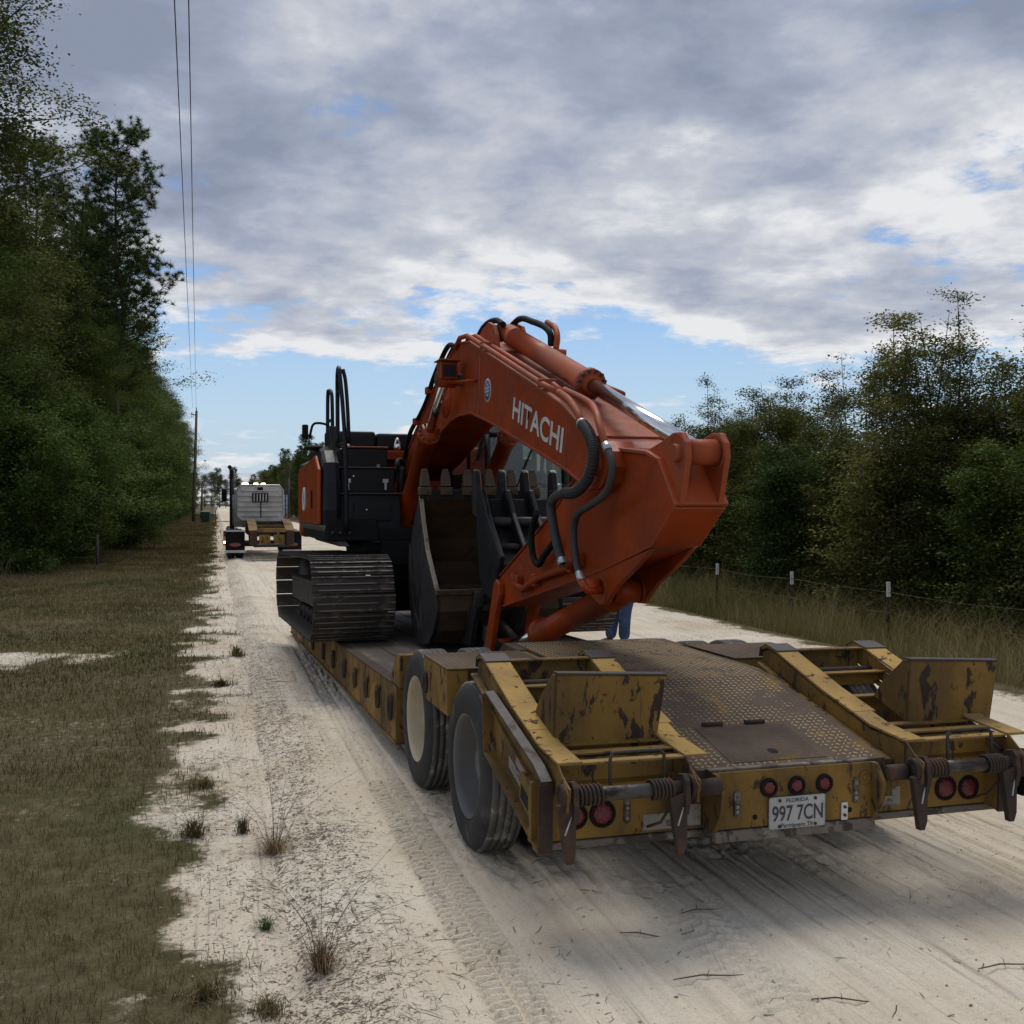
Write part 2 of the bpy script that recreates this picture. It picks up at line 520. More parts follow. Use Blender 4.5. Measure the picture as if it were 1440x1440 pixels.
cab_glass = glass_mat('tinted cab glass', (0.55, 0.72, 0.70), 0.02, 0.85)
mirror_mat, _t, _b, _ = new_mat('mirror glass')
_b.inputs['Base Color'].default_value = (0.6, 0.62, 0.65, 1); _b.inputs['Metallic'].default_value = 1.0; _b.inputs['Roughness'].default_value = 0.08
red_lens, _t, _b, _ = new_mat('red lamp lens')
_b.inputs['Base Color'].default_value = (0.20, 0.012, 0.018, 1); _b.inputs['Roughness'].default_value = 0.25
_tc = _t.n('ShaderNodeTexCoord').outputs['Object']
_v = _t.n('ShaderNodeTexVoronoi'); _v.inputs['Scale'].default_value = 95.0
_t.link(_tc, _v.inputs['Vector'])
_bp = _t.n('ShaderNodeBump'); _bp.inputs['Strength'].default_value = 0.6; _bp.inputs['Distance'].default_value = 0.006
_t.link(_v.outputs['Distance'], _bp.inputs['Height']); _t.link(_bp.outputs[0], _b.inputs['Normal'])
_t.put(_b.inputs['Base Color'], _t.mix(_t.noise(_tc, 20.0, 3.0), (0.075, 0.003, 0.007), (0.15, 0.010, 0.014)))
lit_amber, _t, _b, _ = new_mat('lit amber lamp')
_b.inputs['Base Color'].default_value = (0.9, 0.7, 0.3, 1)
_b.inputs['Emission Color'].default_value = (1.0, 0.86, 0.45, 1); _b.inputs['Emission Strength'].default_value = 5.0


def leaf_mat(name, cols, rough=0.7, trans=0.25):
    """leaf colour picked per leaf by its 'tint' and drifting slowly through the crown"""
    m, t, b, out = new_mat(name)
    at = t.n('ShaderNodeAttribute'); at.attribute_name = 'tint'
    tc_ = t.n('ShaderNodeTexCoord').outputs['Object']
    oi = t.n('ShaderNodeObjectInfo')
    x = t.math('ADD', t.math('MULTIPLY', at.outputs['Fac'], 0.7), t.math('MULTIPLY', t.math('SUBTRACT', t.noise(tc_, 0.55, 3.0), 0.5), 0.9))
    x = t.math('ADD', x, 0.10)
    x = t.math('ADD', x, t.math('MULTIPLY', t.math('SUBTRACT', oi.outputs['Random'], 0.35), 0.45))
    n = len(cols)
    c = t.ramp(x, [((k + 0.5) / n, cc) for k, cc in enumerate(cols)])
    t.put(b.inputs['Base Color'], c)
    b.inputs['Roughness'].default_value = rough
    b.inputs['Specular IOR Level'].default_value = 0.12
    if trans:
        tr = t.n('ShaderNodeBsdfTranslucent')
        t.put(tr.inputs['Color'], t.mix(1.0, c, (1.0, 1.0, 0.6), 'MULTIPLY'))
        ms = t.n('ShaderNodeMixShader'); ms.inputs[0].default_value = trans
        t.link(b.outputs[0], ms.inputs[1]); t.link(tr.outputs[0], ms.inputs[2]); t.link(ms.outputs[0], out.inputs[0])
    return m


oak_leaf = leaf_mat('broadleaf foliage', [(0.0237, 0.0439, 0.0118), (0.0507, 0.0845, 0.0186), (0.0845, 0.1284, 0.0287), (0.1436, 0.1775, 0.0473)])
pale_leaf = leaf_mat('pale oak foliage', [(0.0423, 0.0585, 0.0163), (0.0780, 0.0975, 0.0277), (0.1268, 0.1430, 0.0455), (0.2031, 0.2031, 0.0780)])
pine_leaf = leaf_mat('pine needles', [(0.0317, 0.0547, 0.0158), (0.0605, 0.0922, 0.0259), (0.0950, 0.1296, 0.0374), (0.1440, 0.1656, 0.0576)])
scrub_leaf = leaf_mat('scrub foliage', [(0.0270, 0.0378, 0.0095), (0.0702, 0.0864, 0.0189), (0.1242, 0.1350, 0.0351), (0.2093, 0.1958, 0.0675)])
grass_leaf = leaf_mat('verge grass', [(0.062, 0.060, 0.021), (0.108, 0.094, 0.036), (0.17, 0.135, 0.06), (0.27, 0.21, 0.11)], 0.8, 0.08)
weed_leaf = leaf_mat('tall dry weeds', [(0.0900, 0.0912, 0.0312), (0.1560, 0.1416, 0.0576), (0.2520, 0.2100, 0.1020), (0.3960, 0.3180, 0.1800)], 0.75, 0.25)
green_leaf = leaf_mat('fresh green weed', [(0.0720, 0.1200, 0.0420), (0.1200, 0.1800, 0.0720), (0.1680, 0.2280, 0.0960)], 0.7, 0.25)
straw = leaf_mat('dry straw', [(0.1085, 0.0697, 0.0434), (0.2015, 0.1318, 0.0775), (0.3100, 0.2170, 0.1318)], 0.85, 0.15)


# ================================================================ ground and road
def smooth(x, a, b):
    t = np.clip((np.asarray(x, float) - a) / (b - a), 0, 1)
    return t * t * (3 - 2 * t)


def left_edge(y):
    return -0.20 + 0.30 * (fbm(y * 0 + 3.3, y, 0.45, 4, 3) - 0.5) + 0.10 * (vnoise(y * 0, y * 2.6, 8) - 0.5)


def right_edge(y):
    return 8.0 + 1.0 * (fbm(y * 0 + 1.7, y, 0.3, 4, 21) - 0.5)


BARE = [(-2.7, 14.4, 1.7, 0.9), (-0.75, 5.9, 0.5, 0.35), (-1.35, 9.2, 0.6, 0.45), (-1.0, 7.4, 0.35, 0.4), (-1.1, 4.7, 0.55, 0.3), (-0.3, 12.0, 0.5, 0.9), (-1.7, 10.6, 0.6, 0.25), (-3.6, 12.4, 0.8, 0.4), (-0.6, 19.0, 0.5, 1.5), (-0.9, 60.0, 0.9, 5.0)]


def sand_mask(x, y):
    """1 on bare sand, 0 under closed grass"""
    x = np.asarray(x, float); y = np.asarray(y, float)
    n1 = fbm(x, y, 2.6, 5, 5) - 0.5
    m = smooth(x - left_edge(y) + n1 * 1.5, -0.50, 0.45) * (1 - smooth(x - right_edge(y) + n1 * 0.9, -0.25, 0.35))
    for (bx, by, rx, ry) in BARE:
        q = np.sqrt(((x - bx) / rx) ** 2 + ((y - by) / ry) ** 2) + n1 * 1.6
        m = np.maximum(m, (1 - smooth(q, 0.3, 1.2)) * (0.80 if 14 < by < 15 else 0.38))
    m = np.maximum(m, smooth(fbm(x, y, 0.9, 4, 77), 0.60, 0.75) * 0.40 * (x < 1.0))
    return np.clip(m, 0, 1)


def ground_h(x, y):
    x = np.asarray(x, float)
    h = 0.05 * (fbm(x, y, 0.35, 3, 31) - 0.5) + 0.035 * (fbm(x, y, 2.5, 3, 32) - 0.5)
    h = h * (1 - 0.5 * smooth(x, -1.0, 0.2)) - 0.10 * smooth(x, 0.12, 0.75) * (1 - smooth(x, 7.2, 7.9))
    return h - 0.58 * smooth(x, 8.0, 10.6)


def lines(spec):
    out = []
    for a, b, st in spec:
        out.append(np.arange(a, b - 1e-6, st))
    return np.unique(np.round(np.concatenate(out), 4))


def grid_mesh(name, xs, ys, hf, mat, attrs):
    X, Y = np.meshgrid(xs, ys)
    Z = hf(X, Y)
    V = np.stack([X.ravel(), Y.ravel(), Z.ravel()], 1)
    nx, ny = len(xs), len(ys)
    i = np.arange(nx - 1)[None, :] + np.arange(ny - 1)[:, None] * nx
    F = np.stack([i, i + 1, i + 1 + nx, i + nx], -1).reshape(-1, 4)
    return np_mesh(name, V, F, mat, {k: fn(X, Y).ravel() for k, fn in attrs.items()}, True)


def sand_nodes(t, tc_, deb):
    """pale sand with damp drifts, specks of litter and grains"""
    big_ = t.noise(tc_, 0.55, 6.0, 0.6)
    c = t.ramp(big_, [(0.34, (0.63, 0.525, 0.385)), (0.5, (0.745, 0.655, 0.525)), (0.64, (0.785, 0.71, 0.595))])
    st = t.noise(t.mapping(tc_, (5.0, 0.16, 1.0)), 1.6, 5.0, 0.6)
    c = t.mix(t.step(st, 0.42, 0.66, 0.0, 0.5), c, (0.56, 0.49, 0.395))
    gr_ = t.noise(tc_, 44.0, 6.0, 0.72)
    c = t.mix(t.step(gr_, 0.50, 0.66, 0.0, 0.30), c, (0.42, 0.355, 0.27))
    g = t.noise(tc_, 230.0, 2.0)
    c = t.mix(t.step(g, 0.50, 0.68, 0.0, 0.4), c, (0.30, 0.26, 0.21))
    ln_ = t.noise(t.mapping(tc_, (48.0, 0.7, 1.0)), 1.0, 5.0, 0.6)
    c = t.mix(t.math('MULTIPLY', t.step(ln_, 0.54, 0.66, 0.0, 0.75), t.step(t.noise(t.mapping(tc_, (0.9, 0.25, 1.0), (3, 1, 0)), 1.0, 3.0), 0.42, 0.6)), c, (0.33, 0.28, 0.22))
    sp = t.noise(tc_, 62.0, 4.0, 0.62)
    sp2 = t.noise(t.mapping(tc_, (1, 1, 1), (4, 4, 0)), 19.0, 6.0, 0.62)
    k = t.math('ADD', t.math('MULTIPLY', sp, 0.6), t.math('MULTIPLY', sp2, 0.4))
    thr_ = t.math('SUBTRACT', 0.655, t.math('MULTIPLY', deb, 0.155))
    kk = t.step(t.math('SUBTRACT', k, thr_), 0.0, 0.03)
    c = t.mix(t.math('MULTIPLY', kk, 0.85), c, (0.085, 0.062, 0.042))
    hgt = t.math('ADD', t.math('MULTIPLY', g, 0.25), t.math('MULTIPLY', t.noise(tc_, 28.0, 5.0, 0.65), 1.0))
    hgt = t.math('ADD', hgt, t.math('MULTIPLY', gr_, 0.7))
    return c, hgt


# ground sheet: thatch and soil that breaks into bare sand
m_ground, t, b, out = new_mat('verge soil')
tc_ = t.n('ShaderNodeTexCoord').outputs['Object']
a1 = t.n('ShaderNodeAttribute'); a1.attribute_name = 'sand'
a2 = t.n('ShaderNodeAttribute'); a2.attribute_name = 'litter'
cs, hs = sand_nodes(t, tc_, a2.outputs['Fac'])
th = t.ramp(t.noise(tc_, 7.0, 9.0, 0.7), [(0.3, (0.065, 0.053, 0.026)), (0.5, (0.105, 0.086, 0.046)), (0.7, (0.17, 0.135, 0.082))])
th = t.mix(t.step(t.noise(tc_, 0.25, 4.0), 0.4, 0.65), th, t.mix(1.0, th, (0.75, 0.95, 0.7), 'MULTIPLY'))
sd = t.math('ADD', a1.outputs['Fac'], t.math('MULTIPLY', t.math('SUBTRACT', t.noise(tc_, 13.0, 9.0, 0.72), 0.5), 1.5))
sk = t.step(sd, 0.40, 0.85)
t.put(b.inputs['Base Color'], t.mix(sk, th, cs))
b.inputs['Roughness'].default_value = 0.95
b.inputs['Specular IOR Level'].default_value = 0.15
bp = t.n('ShaderNodeBump'); bp.inputs['Strength'].default_value = 0.7; bp.inputs['Distance'].default_value = 0.02
t.put(bp.inputs['Height'], t.math('ADD', hs, t.math('MULTIPLY', t.noise(tc_, 40.0, 5.0, 0.7), 0.8)))
t.link(bp.outputs[0], b.inputs['Normal'])

m_road, t, b, out = new_mat('white road sand')
tc_ = t.n('ShaderNodeTexCoord').outputs['Object']
a2 = t.n('ShaderNodeAttribute'); a2.attribute_name = 'litter'
cs, hs = sand_nodes(t, tc_, a2.outputs['Fac'])
t.put(b.inputs['Base Color'], cs)
b.inputs['Roughness'].default_value = 0.95
b.inputs['Specular IOR Level'].default_value = 0.15
bp = t.n('ShaderNodeBump'); bp.inputs['Strength'].default_value = 0.8; bp.inputs['Distance'].default_value = 0.018
t.put(bp.inputs['Height'], hs)
t.link(bp.outputs[0], b.inputs['Normal'])

gx = lines([(-2600, -200, 400), (-200, -40, 20), (-40, -10, 1.5), (-10, -4, 0.25), (-4, 0.9, 0.07), (0.9, 7, 0.5), (7, 9, 0.12), (9, 16, 0.3), (16, 40, 2), (40, 200, 20), (200, 2601, 400)])
gy = lines([(-400, -20, 60), (-20, 2, 2), (2, 12, 0.08), (12, 24, 0.2), (24, 60, 0.8), (60, 200, 5), (200, 600, 40), (600, 3801, 400)])


def litter_g(x, y):
    return np.clip(1.15 - smooth(x, 0.3, 1.3) * (x < 4), 0, 1) * (0.55 + 0.9 * (fbm(x, y, 1.8, 3, 91) - 0.4))


gm = grid_mesh('ground', gx, gy, ground_h, m_ground, {'sand': sand_mask, 'litter': litter_g})
tag(link('ground', gm), kind='structure')


def road_h(x, y):
    x = np.asarray(x, float); y = np.asarray(y, float)
    near = 1 - smooth(y, 14, 40)
    h = 0.012 + 0.020 * (fbm(x, y, 1.1, 4, 41) - 0.5)
    h += 0.016 * (fbm(x, y, 6.0, 3, 42) - 0.5) * (1 - 0.55 * smooth(x, 0.8, 1.2))
    h += 0.030 * np.exp(-((x - 0.72 - 0.22 * (fbm(x * 0, y, 0.5, 3, 7) - 0.5)) / 0.16) ** 2)      # grader berm
    # wheel lanes pressed down along the road
    for (cx, w, dp) in ((1.14, 0.15, 0.016), (1.85, 0.35, 0.012), (3.7, 0.4, 0.014), (5.3, 0.35, 0.02), (6.7, 0.4, 0.018)):
        cxx = cx + 0.10 * (fbm(x * 0, y, 0.08, 2, int(cx * 10)) - 0.5)
        h -= dp * (1 - smooth(np.abs(x - cxx), w * 0.75, w))
    # drag lines
    gr = vnoise(x * 42 + 3 * vnoise(x * 0, y * 0.3, 3), y * 0.35, 55) - 0.5
    gr2 = vnoise(x * 90, y * 0.5, 56) - 0.5
    gv = 1 - smooth(np.abs(vnoise(x * 17 + 2.5 * vnoise(x * 1.3, y * 0.22, 3), y * 0.16, 57) - 0.5), 0.0, 0.10)
    h += near * (0.012 * gr + 0.006 * gr2 - 0.020 * gv) * smooth(x, 1.25, 1.7) * (1 - smooth(x, 4.6, 6.0)) * (0.35 + 0.9 * vnoise(x * 1.4, y * 0.35, 59))
    # block tread print of a heavy tyre
    a_ = (x - 1.14 - 0.10 * (fbm(x * 0, y, 0.08, 2, 11) - 0.5)) / 0.125
    ph = y / 0.062 + np.where(a_ > 0, 0.5, 0.0) + 0.45 * np.abs(a_) + 0.25 * vnoise(x * 6, y * 6, 61)
    blk = smooth(np.sin(2 * np.pi * ph), -0.25, 0.35) * smooth(np.abs(a_), 0.04, 0.14)
    pm = (1 - smooth(np.abs(a_), 0.85, 1.0)) * smooth(fbm(x * 0, y, 0.45, 2, 65), 0.30, 0.42) * near
    h += 0.036 * pm * (blk - 0.55)
    a3 = (x - 2.05 - 0.03 * y) / 0.16
    ph = y / 0.085 + np.where(a3 > 0, 0.5, 0.0) + 0.6 * np.abs(a3)
    pm = (1 - smooth(np.abs(a3), 0.8, 1.0)) * smooth(fbm(x * 0 + 5, y, 0.5, 2, 66), 0.5, 0.62) * near
    h += 0.017 * pm * (smooth(np.sin(2 * np.pi * ph), -0.3, 0.4) - 0.5)
    # churned clods
    cl = smooth(fbm(x, y, 2.2, 3, 70), 0.55, 0.68) * near
    h += cl * 0.045 * (fbm(x, y, 16.0, 3, 71) - 0.5)
    h += 0.05 * smooth(x, 4.6, 5.6) * (fbm(x, y, 3.2, 4, 72) - 0.5) * near
    ed = 0.25 * (fbm(x, y, 1.6, 4, 80) - 0.5)
    e = smooth(x + ed, 0.05, 0.5) * (1 - smooth(x + 1.6 * ed, 7.55, 8.1))
    return h * e - 0.11 * (1 - e)


def litter_r(x, y):
    lt = (1 - smooth(x, 0.5, 1.1)) * 0.9 + 0.25 * smooth(fbm(x, y, 1.2, 3, 95), 0.5, 0.65)
    lt = lt + 0.5 * smooth(x, 5.0, 6.2) * smooth(fbm(x, y, 0.9, 3, 96), 0.45, 0.62)
    return np.clip(lt, 0, 1)


rx = lines([(-0.3, 0.9, 0.03), (0.9, 1.4, 0.0105), (1.4, 4.6, 0.012), (4.6, 8.5, 0.07), (8.5, 8.6, 0.05)])
ry = lines([(2.2, 3.6, 0.05), (3.6, 7.4, 0.0145), (7.4, 11, 0.03), (11, 20, 0.1), (20, 60, 0.6), (60, 200, 4), (200, 900, 40)])
rm = grid_mesh('sand_road', rx, ry, road_h, m_road, {'litter': litter_r})
tag(link('sand_road', rm), kind='structure')


# ================================================================ grass, weeds, trees
HEAD = R(-15.8)


def in_view(x, y, margin=1.0):
    """points the photograph (or a step to its side) can see"""
    xc = x * math.cos(HEAD) + y * math.sin(HEAD)
    zc = -x * math.sin(HEAD) + y * math.cos(HEAD)
    return (zc > 2.4) & (np.abs(xc) < zc * 0.49 + margin + 0.8)


def blades(x, y, z, h, w, lean, seed, segs=2, bend=0.6):
    rg = np.random.default_rng(seed)
    n = len(x)
    az = rg.uniform(0, 2 * np.pi, n); la = az + rg.normal(0, 0.9, n)
    tx, ty = np.cos(az) * w / 2, np.sin(az) * w / 2
    lx, ly = -np.sin(la) * lean, np.cos(la) * lean
    base = np.stack([x, y, z - 0.004], 1)
    tang = np.stack([tx, ty, 0 * tx], 1)
    up1 = np.stack([lx * h * (1 - bend) * 0.55, ly * h * (1 - bend) * 0.55, h * 0.55], 1)
    tip = np.stack([lx * h, ly * h, h * np.sqrt(np.clip(1 - (lean * 0.7) ** 2, 0.03, 1))], 1)
    tint = rg.uniform(0, 1, n)
    if segs == 1:
        V = np.stack([base - tang, base + tang, base + tip], 1).reshape(-1, 3)
        F = np.arange(3 * n).reshape(n, 3)
        return V, F, np.repeat(tint, 3)
    V = np.stack([base - tang, base + tang, base + up1 + tang * 0.8, base + up1 - tang * 0.8, base + tip], 1).reshape(-1, 3)
    o = np.arange(n)[:, None] * 5
    F = np.concatenate([o + [[0, 1, 2]], o + [[0, 2, 3]], o + [[3, 2, 4]]], 1).reshape(-1, 3)
    return V, F, np.repeat(tint, 5)


def scatter(n, x0, x1, r0, r1, p, seed):
    """points whose density falls off with distance as 1/r^p"""
    rg = np.random.default_rng(seed)
    u = rg.uniform(0, 1, n)
    q = 1.0 - p + 1.0
    y = (r0 ** (2 - p) + u * (r1 ** (2 - p) - r0 ** (2 - p))) ** (1 / (2 - p))
    x = rg.uniform(x0, x1, n)
    return x, y, rg


# short verge grass
x, y, rg = scatter(680000, -9.5, 0.9, 3.2, 190, 1.72, 101)
k = in_view(x, y) & (rg.uniform(0, 1, len(x)) > np.minimum(sand_mask(x, y) * 1.22 - 0.03, 0.972)) & (x > -0.24 * y - 5.5)
clump = fbm(x, y, 5.0, 3, 120)
k &= (rg.uniform(0, 1, len(x)) < 0.25 + 1.5 * clump) & (rg.uniform(0, 1, len(x)) > smooth(x, 0.05, 0.8))
x, y, clump = x[k], y[k], clump[k]
h = (0.028 + 0.052 * rg.uniform(0, 1, len(x)) ** 1.5) * (0.55 + 1.0 * clump) * (1 + 0.012 * y)
w = 0.0034 * np.maximum(1.0, y / 6.0)
near = y < 17
A = blades(x[near], y[near], ground_h(x[near], y[near]), h[near], w[near], rg.uniform(0.3, 1.15, near.sum()), 3)
B = blades(x[~near], y[~near], ground_h(x[~near], y[~near]), h[~near], w[~near], rg.uniform(0.2, 0.9, (~near).sum()), 4, 1)
V = np.concatenate([A[0], B[0]]); F = np.concatenate([A[1], B[1] + len(A[0])]); T = np.concatenate([A[2], B[2]])
# the lawn is greener in drifts and straw coloured in others
T = np.clip(T * 0.8 + 0.9 * (fbm(V[:, 0], V[:, 1], 0.8, 3, 140) - 0.42), 0, 1)
tag(link('verge_grass', np_mesh('verge_grass', V, F, grass_leaf, {'tint': T})), 'short olive and straw coloured grass covering the left verge', 'grass', kind='stuff')

# tall weeds along the right of the road
x, y, rg = scatter(120000, 7.7, 16.0, 5.0, 75, 1.25, 201)
k = in_view(x, y, 2.0) & (rg.uniform(0, 1, len(x)) < smooth(x - right_edge(y), -0.25, 0.7)) & (rg.uniform(0, 1, len(x)) < 0.2 + 1.4 * fbm(x, y, 1.1, 3, 210))
x, y = x[k], y[k]
h = (0.32 + 0.75 * rg.uniform(0, 1, len(x)) ** 1.4) * (0.35 + 0.75 * smooth(x - right_edge(y), 0.0, 1.8)) * (0.6 + 0.9 * fbm(x, y, 0.6, 2, 211))
V, F, T = blades(x, y, ground_h(x, y), h, 0.0055 * np.maximum(1, y / 14), rg.uniform(0.2, 1.0, len(x)), 5)
T = np.clip(T * 0.75 + 1.0 * (fbm(V[:, 0], V[:, 1], 0.5, 3, 214) - 0.38), 0, 1)
tag(link('tall_weeds', np_mesh('tall_weeds', V, F, weed_leaf, {'tint': T})), 'tall straw and olive weeds between the sand road and the wire fence', 'weeds', kind='stuff')

# rough growth under the left trees
x, y, rg = scatter(30000, -14.0, -4.6, 20.0, 120, 1.3, 301)
k = in_view(x, y, 2.0) & (rg.uniform(0, 1, len(x)) < 1 - smooth(x, -6.0, -4.7))
x, y = x[k], y[k]
h = 0.15 + 0.7 * rg.uniform(0, 1, len(x)) ** 2
V, F, T = blades(x, y, ground_h(x, y), h, 0.012 * np.maximum(1, y / 35), rg.uniform(0.2, 0.9, len(x)), 6)
tag(link('rough_grass', np_mesh('rough_grass', V, F, weed_leaf, {'tint': T * 0.8})), 'rough long grass at the foot of the left trees', 'grass', kind='stuff')


def sticks(x, y, z, L, r, seed):
    rg = np.random.default_rng(seed)
    n = len(x)
    az = rg.uniform(0, 2 * np.pi, n); el = rg.normal(0.04, 0.12, n)
    d = np.stack([np.cos(az) * np.cos(el), np.sin(az) * np.cos(el), np.sin(el)], 1) * (L / 2)[:, None]
    c = np.stack([x, y, z + r], 1)
    s_ = np.stack([-np.sin(az), np.cos(az), 0 * az], 1) * r[:, None]
    u_ = np.array([[0, 0, 1.0]]) * r[:, None]
    bend = np.stack([-np.sin(az), np.cos(az), 0 * az], 1) * (rg.normal(0, 0.12, n) * L)[:, None]
    V = np.stack([c - d - s_, c - d + s_, c - d + u_, c + bend - s_, c + bend + s_, c + bend + u_, c + d - s_ * .4, c + d + s_ * .4, c + d + u_ * .4], 1).reshape(-1, 3)
    o = np.arange(n)[:, None] * 9
    q = []
    for a in (0, 3):
        for i, j in ((0, 1), (1, 2), (2, 0)):
            q.append(o + [[a + i, a + j, a + 3 + j, a + 3 + i]])
    return V, np.concatenate(q, 1).reshape(-1, 4)


def on_top(x, y):
    return np.maximum(ground_h(x, y), road_h(x, y))


# litter of pine needles, grass stalks and twigs on the sandy shoulder
rg = np.random.default_rng(401)
n = 9500
x = rg.normal(0.45, 0.45, n); y = 3.2 + 14 * rg.uniform(0, 1, n) ** 1.7
k = (fbm(x, y, 1.7, 3, 402) > rg.uniform(0.30, 0.66, n)) & (x < 1.5)
x, y = x[k], y[k]
V1, F1 = sticks(x, y, on_top(x, y), rg.uniform(0.02, 0.13, len(x)), rg.uniform(0.0005, 0.0014, len(x)), 403)
n = 260
x = rg.uniform(0.9, 6.5, n); y = 3.3 + 9 * rg.uniform(0, 1, n) ** 1.5
V2, F2 = sticks(x, y, on_top(x, y), rg.uniform(0.03, 0.14, n), rg.uniform(0.001, 0.0028, n), 404)
tag(link('twig_litter', np_mesh('twig_litter', np.concatenate([V1, V2]), np.concatenate([F1, F2 + len(V1)]), twig_mat)), 'fallen pine needles, stalks and thin twigs strewn on the sandy shoulder', 'litter', kind='stuff')


# grains and small clods of sand
rg = np.random.default_rng(431)
n = 5200
x = np.concatenate([rg.normal(0.5, 0.45, n // 2), rg.uniform(0.9, 7.6, n // 2)]); y = 3.2 + 11 * rg.uniform(0, 1, n) ** 1.8
k = (fbm(x, y, 1.5, 3, 432) > rg.uniform(0.36, 0.62, n)) & (x > -0.3)
x, y = x[k], y[k]; n = len(x)
z = on_top(x, y); r = 0.0025 + 0.0085 * rg.uniform(0, 1, n) ** 3
oct_ = np.array([(1, 0, 0), (0, 1, 0), (-1, 0, 0), (0, -1, 0), (0, 0, .8), (0, 0, -.8)], float)
V = (oct_[None] * rg.uniform(0.6, 1.25, (n, 6, 1)) * r[:, None, None] + np.stack([x, y, z + r * .3], 1)[:, None]).reshape(-1, 3)
F = (np.arange(n)[:, None, None] * 6 + np.array([(0, 1, 4), (1, 2, 4), (2, 3, 4), (3, 0, 4), (1, 0, 5), (2, 1, 5), (3, 2, 5), (0, 3, 5)])[None]).reshape(-1, 3)
clod_mat = worn('sand clods', (0.52, 0.45, 0.36), (0.22, 0.18, 0.13), 0.5, 0.62, 2.0, rough=0.95, bump=0.0)
tag(link('sand_clods', np_mesh('sand_clods', V, F, clod_mat, None, False)), 'small clods and grains of sand scattered on the road and shoulder', 'sand clods', kind='stuff')


def at_px(px, py):
    """ground point under a pixel of the 1440 px photograph"""
    z = 1476 * CAM_H / (py - 708.0); xc = (px - 720) / 1476 * z
    return xc * math.cos(HEAD) - z * math.sin(HEAD), xc * math.sin(HEAD) + z * math.cos(HEAD)


def px_z(px, z):
    xc = (px - 720) / 1476 * z
    return xc * math.cos(HEAD) - z * math.sin(HEAD), xc * math.sin(HEAD) + z * math.cos(HEAD)


def tuft(name, label, px, py, n, hgt, spread, lean, wid, mat, seed, stalks=0, long_=0.5):
    X, Y = at_px(px, py)
    rg = np.random.default_rng(seed)
    r = spread * 0.75 * np.abs(rg.normal(0, 1, n)); a = rg.uniform(0, 2 * np.pi, n)
    lump = 0.65 + 0.5 * np.sin(a * 2 + seed) * np.cos(a * 3 - seed)
    r = r * lump
    o = empty(name, (X, Y, float(on_top(X, Y))))
    tag(o, label, 'plant')
    V, F, T = blades(r * np.cos(a), r * np.sin(a), 0 * r, hgt * rg.uniform(0.25, 1, n) * np.exp(-0.5 * (r / spread) ** 2), np.full(n, wid), rg.uniform(*lean, n), seed)
    link('blades', np_mesh('blades', V, F, mat, {'tint': T}), o)
    for i in range(stalks):
        m_ = MB()
        an = rg.uniform(0, 6.28); ln = long_ * rg.uniform(0.6, 1.0); le = rg.uniform(0.25, 0.9)
        p = [(0.02 * math.cos(an), 0.02 * math.sin(an), 0)] + [(ln * le * t_ ** 1.4 * math.cos(an), ln * le * t_ ** 1.4 * math.sin(an), ln * t_ * (1 - 0.25 * t_)) for t_ in (0.35, 0.7, 1.0)]
        m_.tube(p, [0.0016, 0.0014, 0.001, 0.0007], 4)
        m_.build('stalk', twig_mat, o)
    return o


tuft('dry_tussock', 'dry brown grass tussock with long bent seed stalks at the bottom of the sandy shoulder', 450, 1365, 330, 0.22, 0.05, (0.2, 2.0), 0.0026, straw, 1, 9, 0.75)
tuft('dry_tussock', 'flattened reddish straw clump with tall thin stalks beside the tyre print', 385, 1195, 300, 0.20, 0.07, (0.7, 2.6), 0.0026, straw, 2, 11, 0.85)
tuft('green_weed', 'small fresh green weed alone on the white sand shoulder', 372, 1305, 150, 0.11, 0.035, (0.2, 1.8), 0.0035, green_leaf, 3)
tuft('green_weed', 'dark green grass tuft on the sand edge left of the crawler track', 332, 922, 220, 0.20, 0.10, (0.3, 1.1), 0.010, grass_leaf, 4)
tuft('grass_clump', 'ragged olive clump where the lawn meets the sand', 272, 1175, 320, 0.17, 0.10, (0.4, 1.3), 0.004, grass_leaf, 5, 4, 0.4)
tuft('grass_clump', 'low olive clump on the sand beyond the ragged one', 285, 1108, 260, 0.13, 0.12, (0.5, 1.4), 0.005, grass_leaf, 6)
tuft('grass_clump', 'wispy grey green clump nearest the berm on the sand', 340, 1170, 180, 0.15, 0.06, (0.3, 0.9), 0.0035, grass_leaf, 7, 3, 0.3)
tuft('grass_clump', 'thin grass clump left of the trailer beyond the litter', 312, 965, 240, 0.13, 0.16, (0.5, 1.3), 0.008, grass_leaf, 8, 5, 0.4)
tuft('grass_clump', 'grass clump cut by the bottom edge below the dry tussock', 375, 1425, 300, 0.11, 0.10, (0.4, 1.3), 0.0035, grass_leaf, 9)
tuft('grass_clump', 'low grass clump at the lawn edge in the bottom left', 285, 1405, 420, 0.11, 0.16, (0.4, 1.4), 0.0035, grass_leaf, 10)
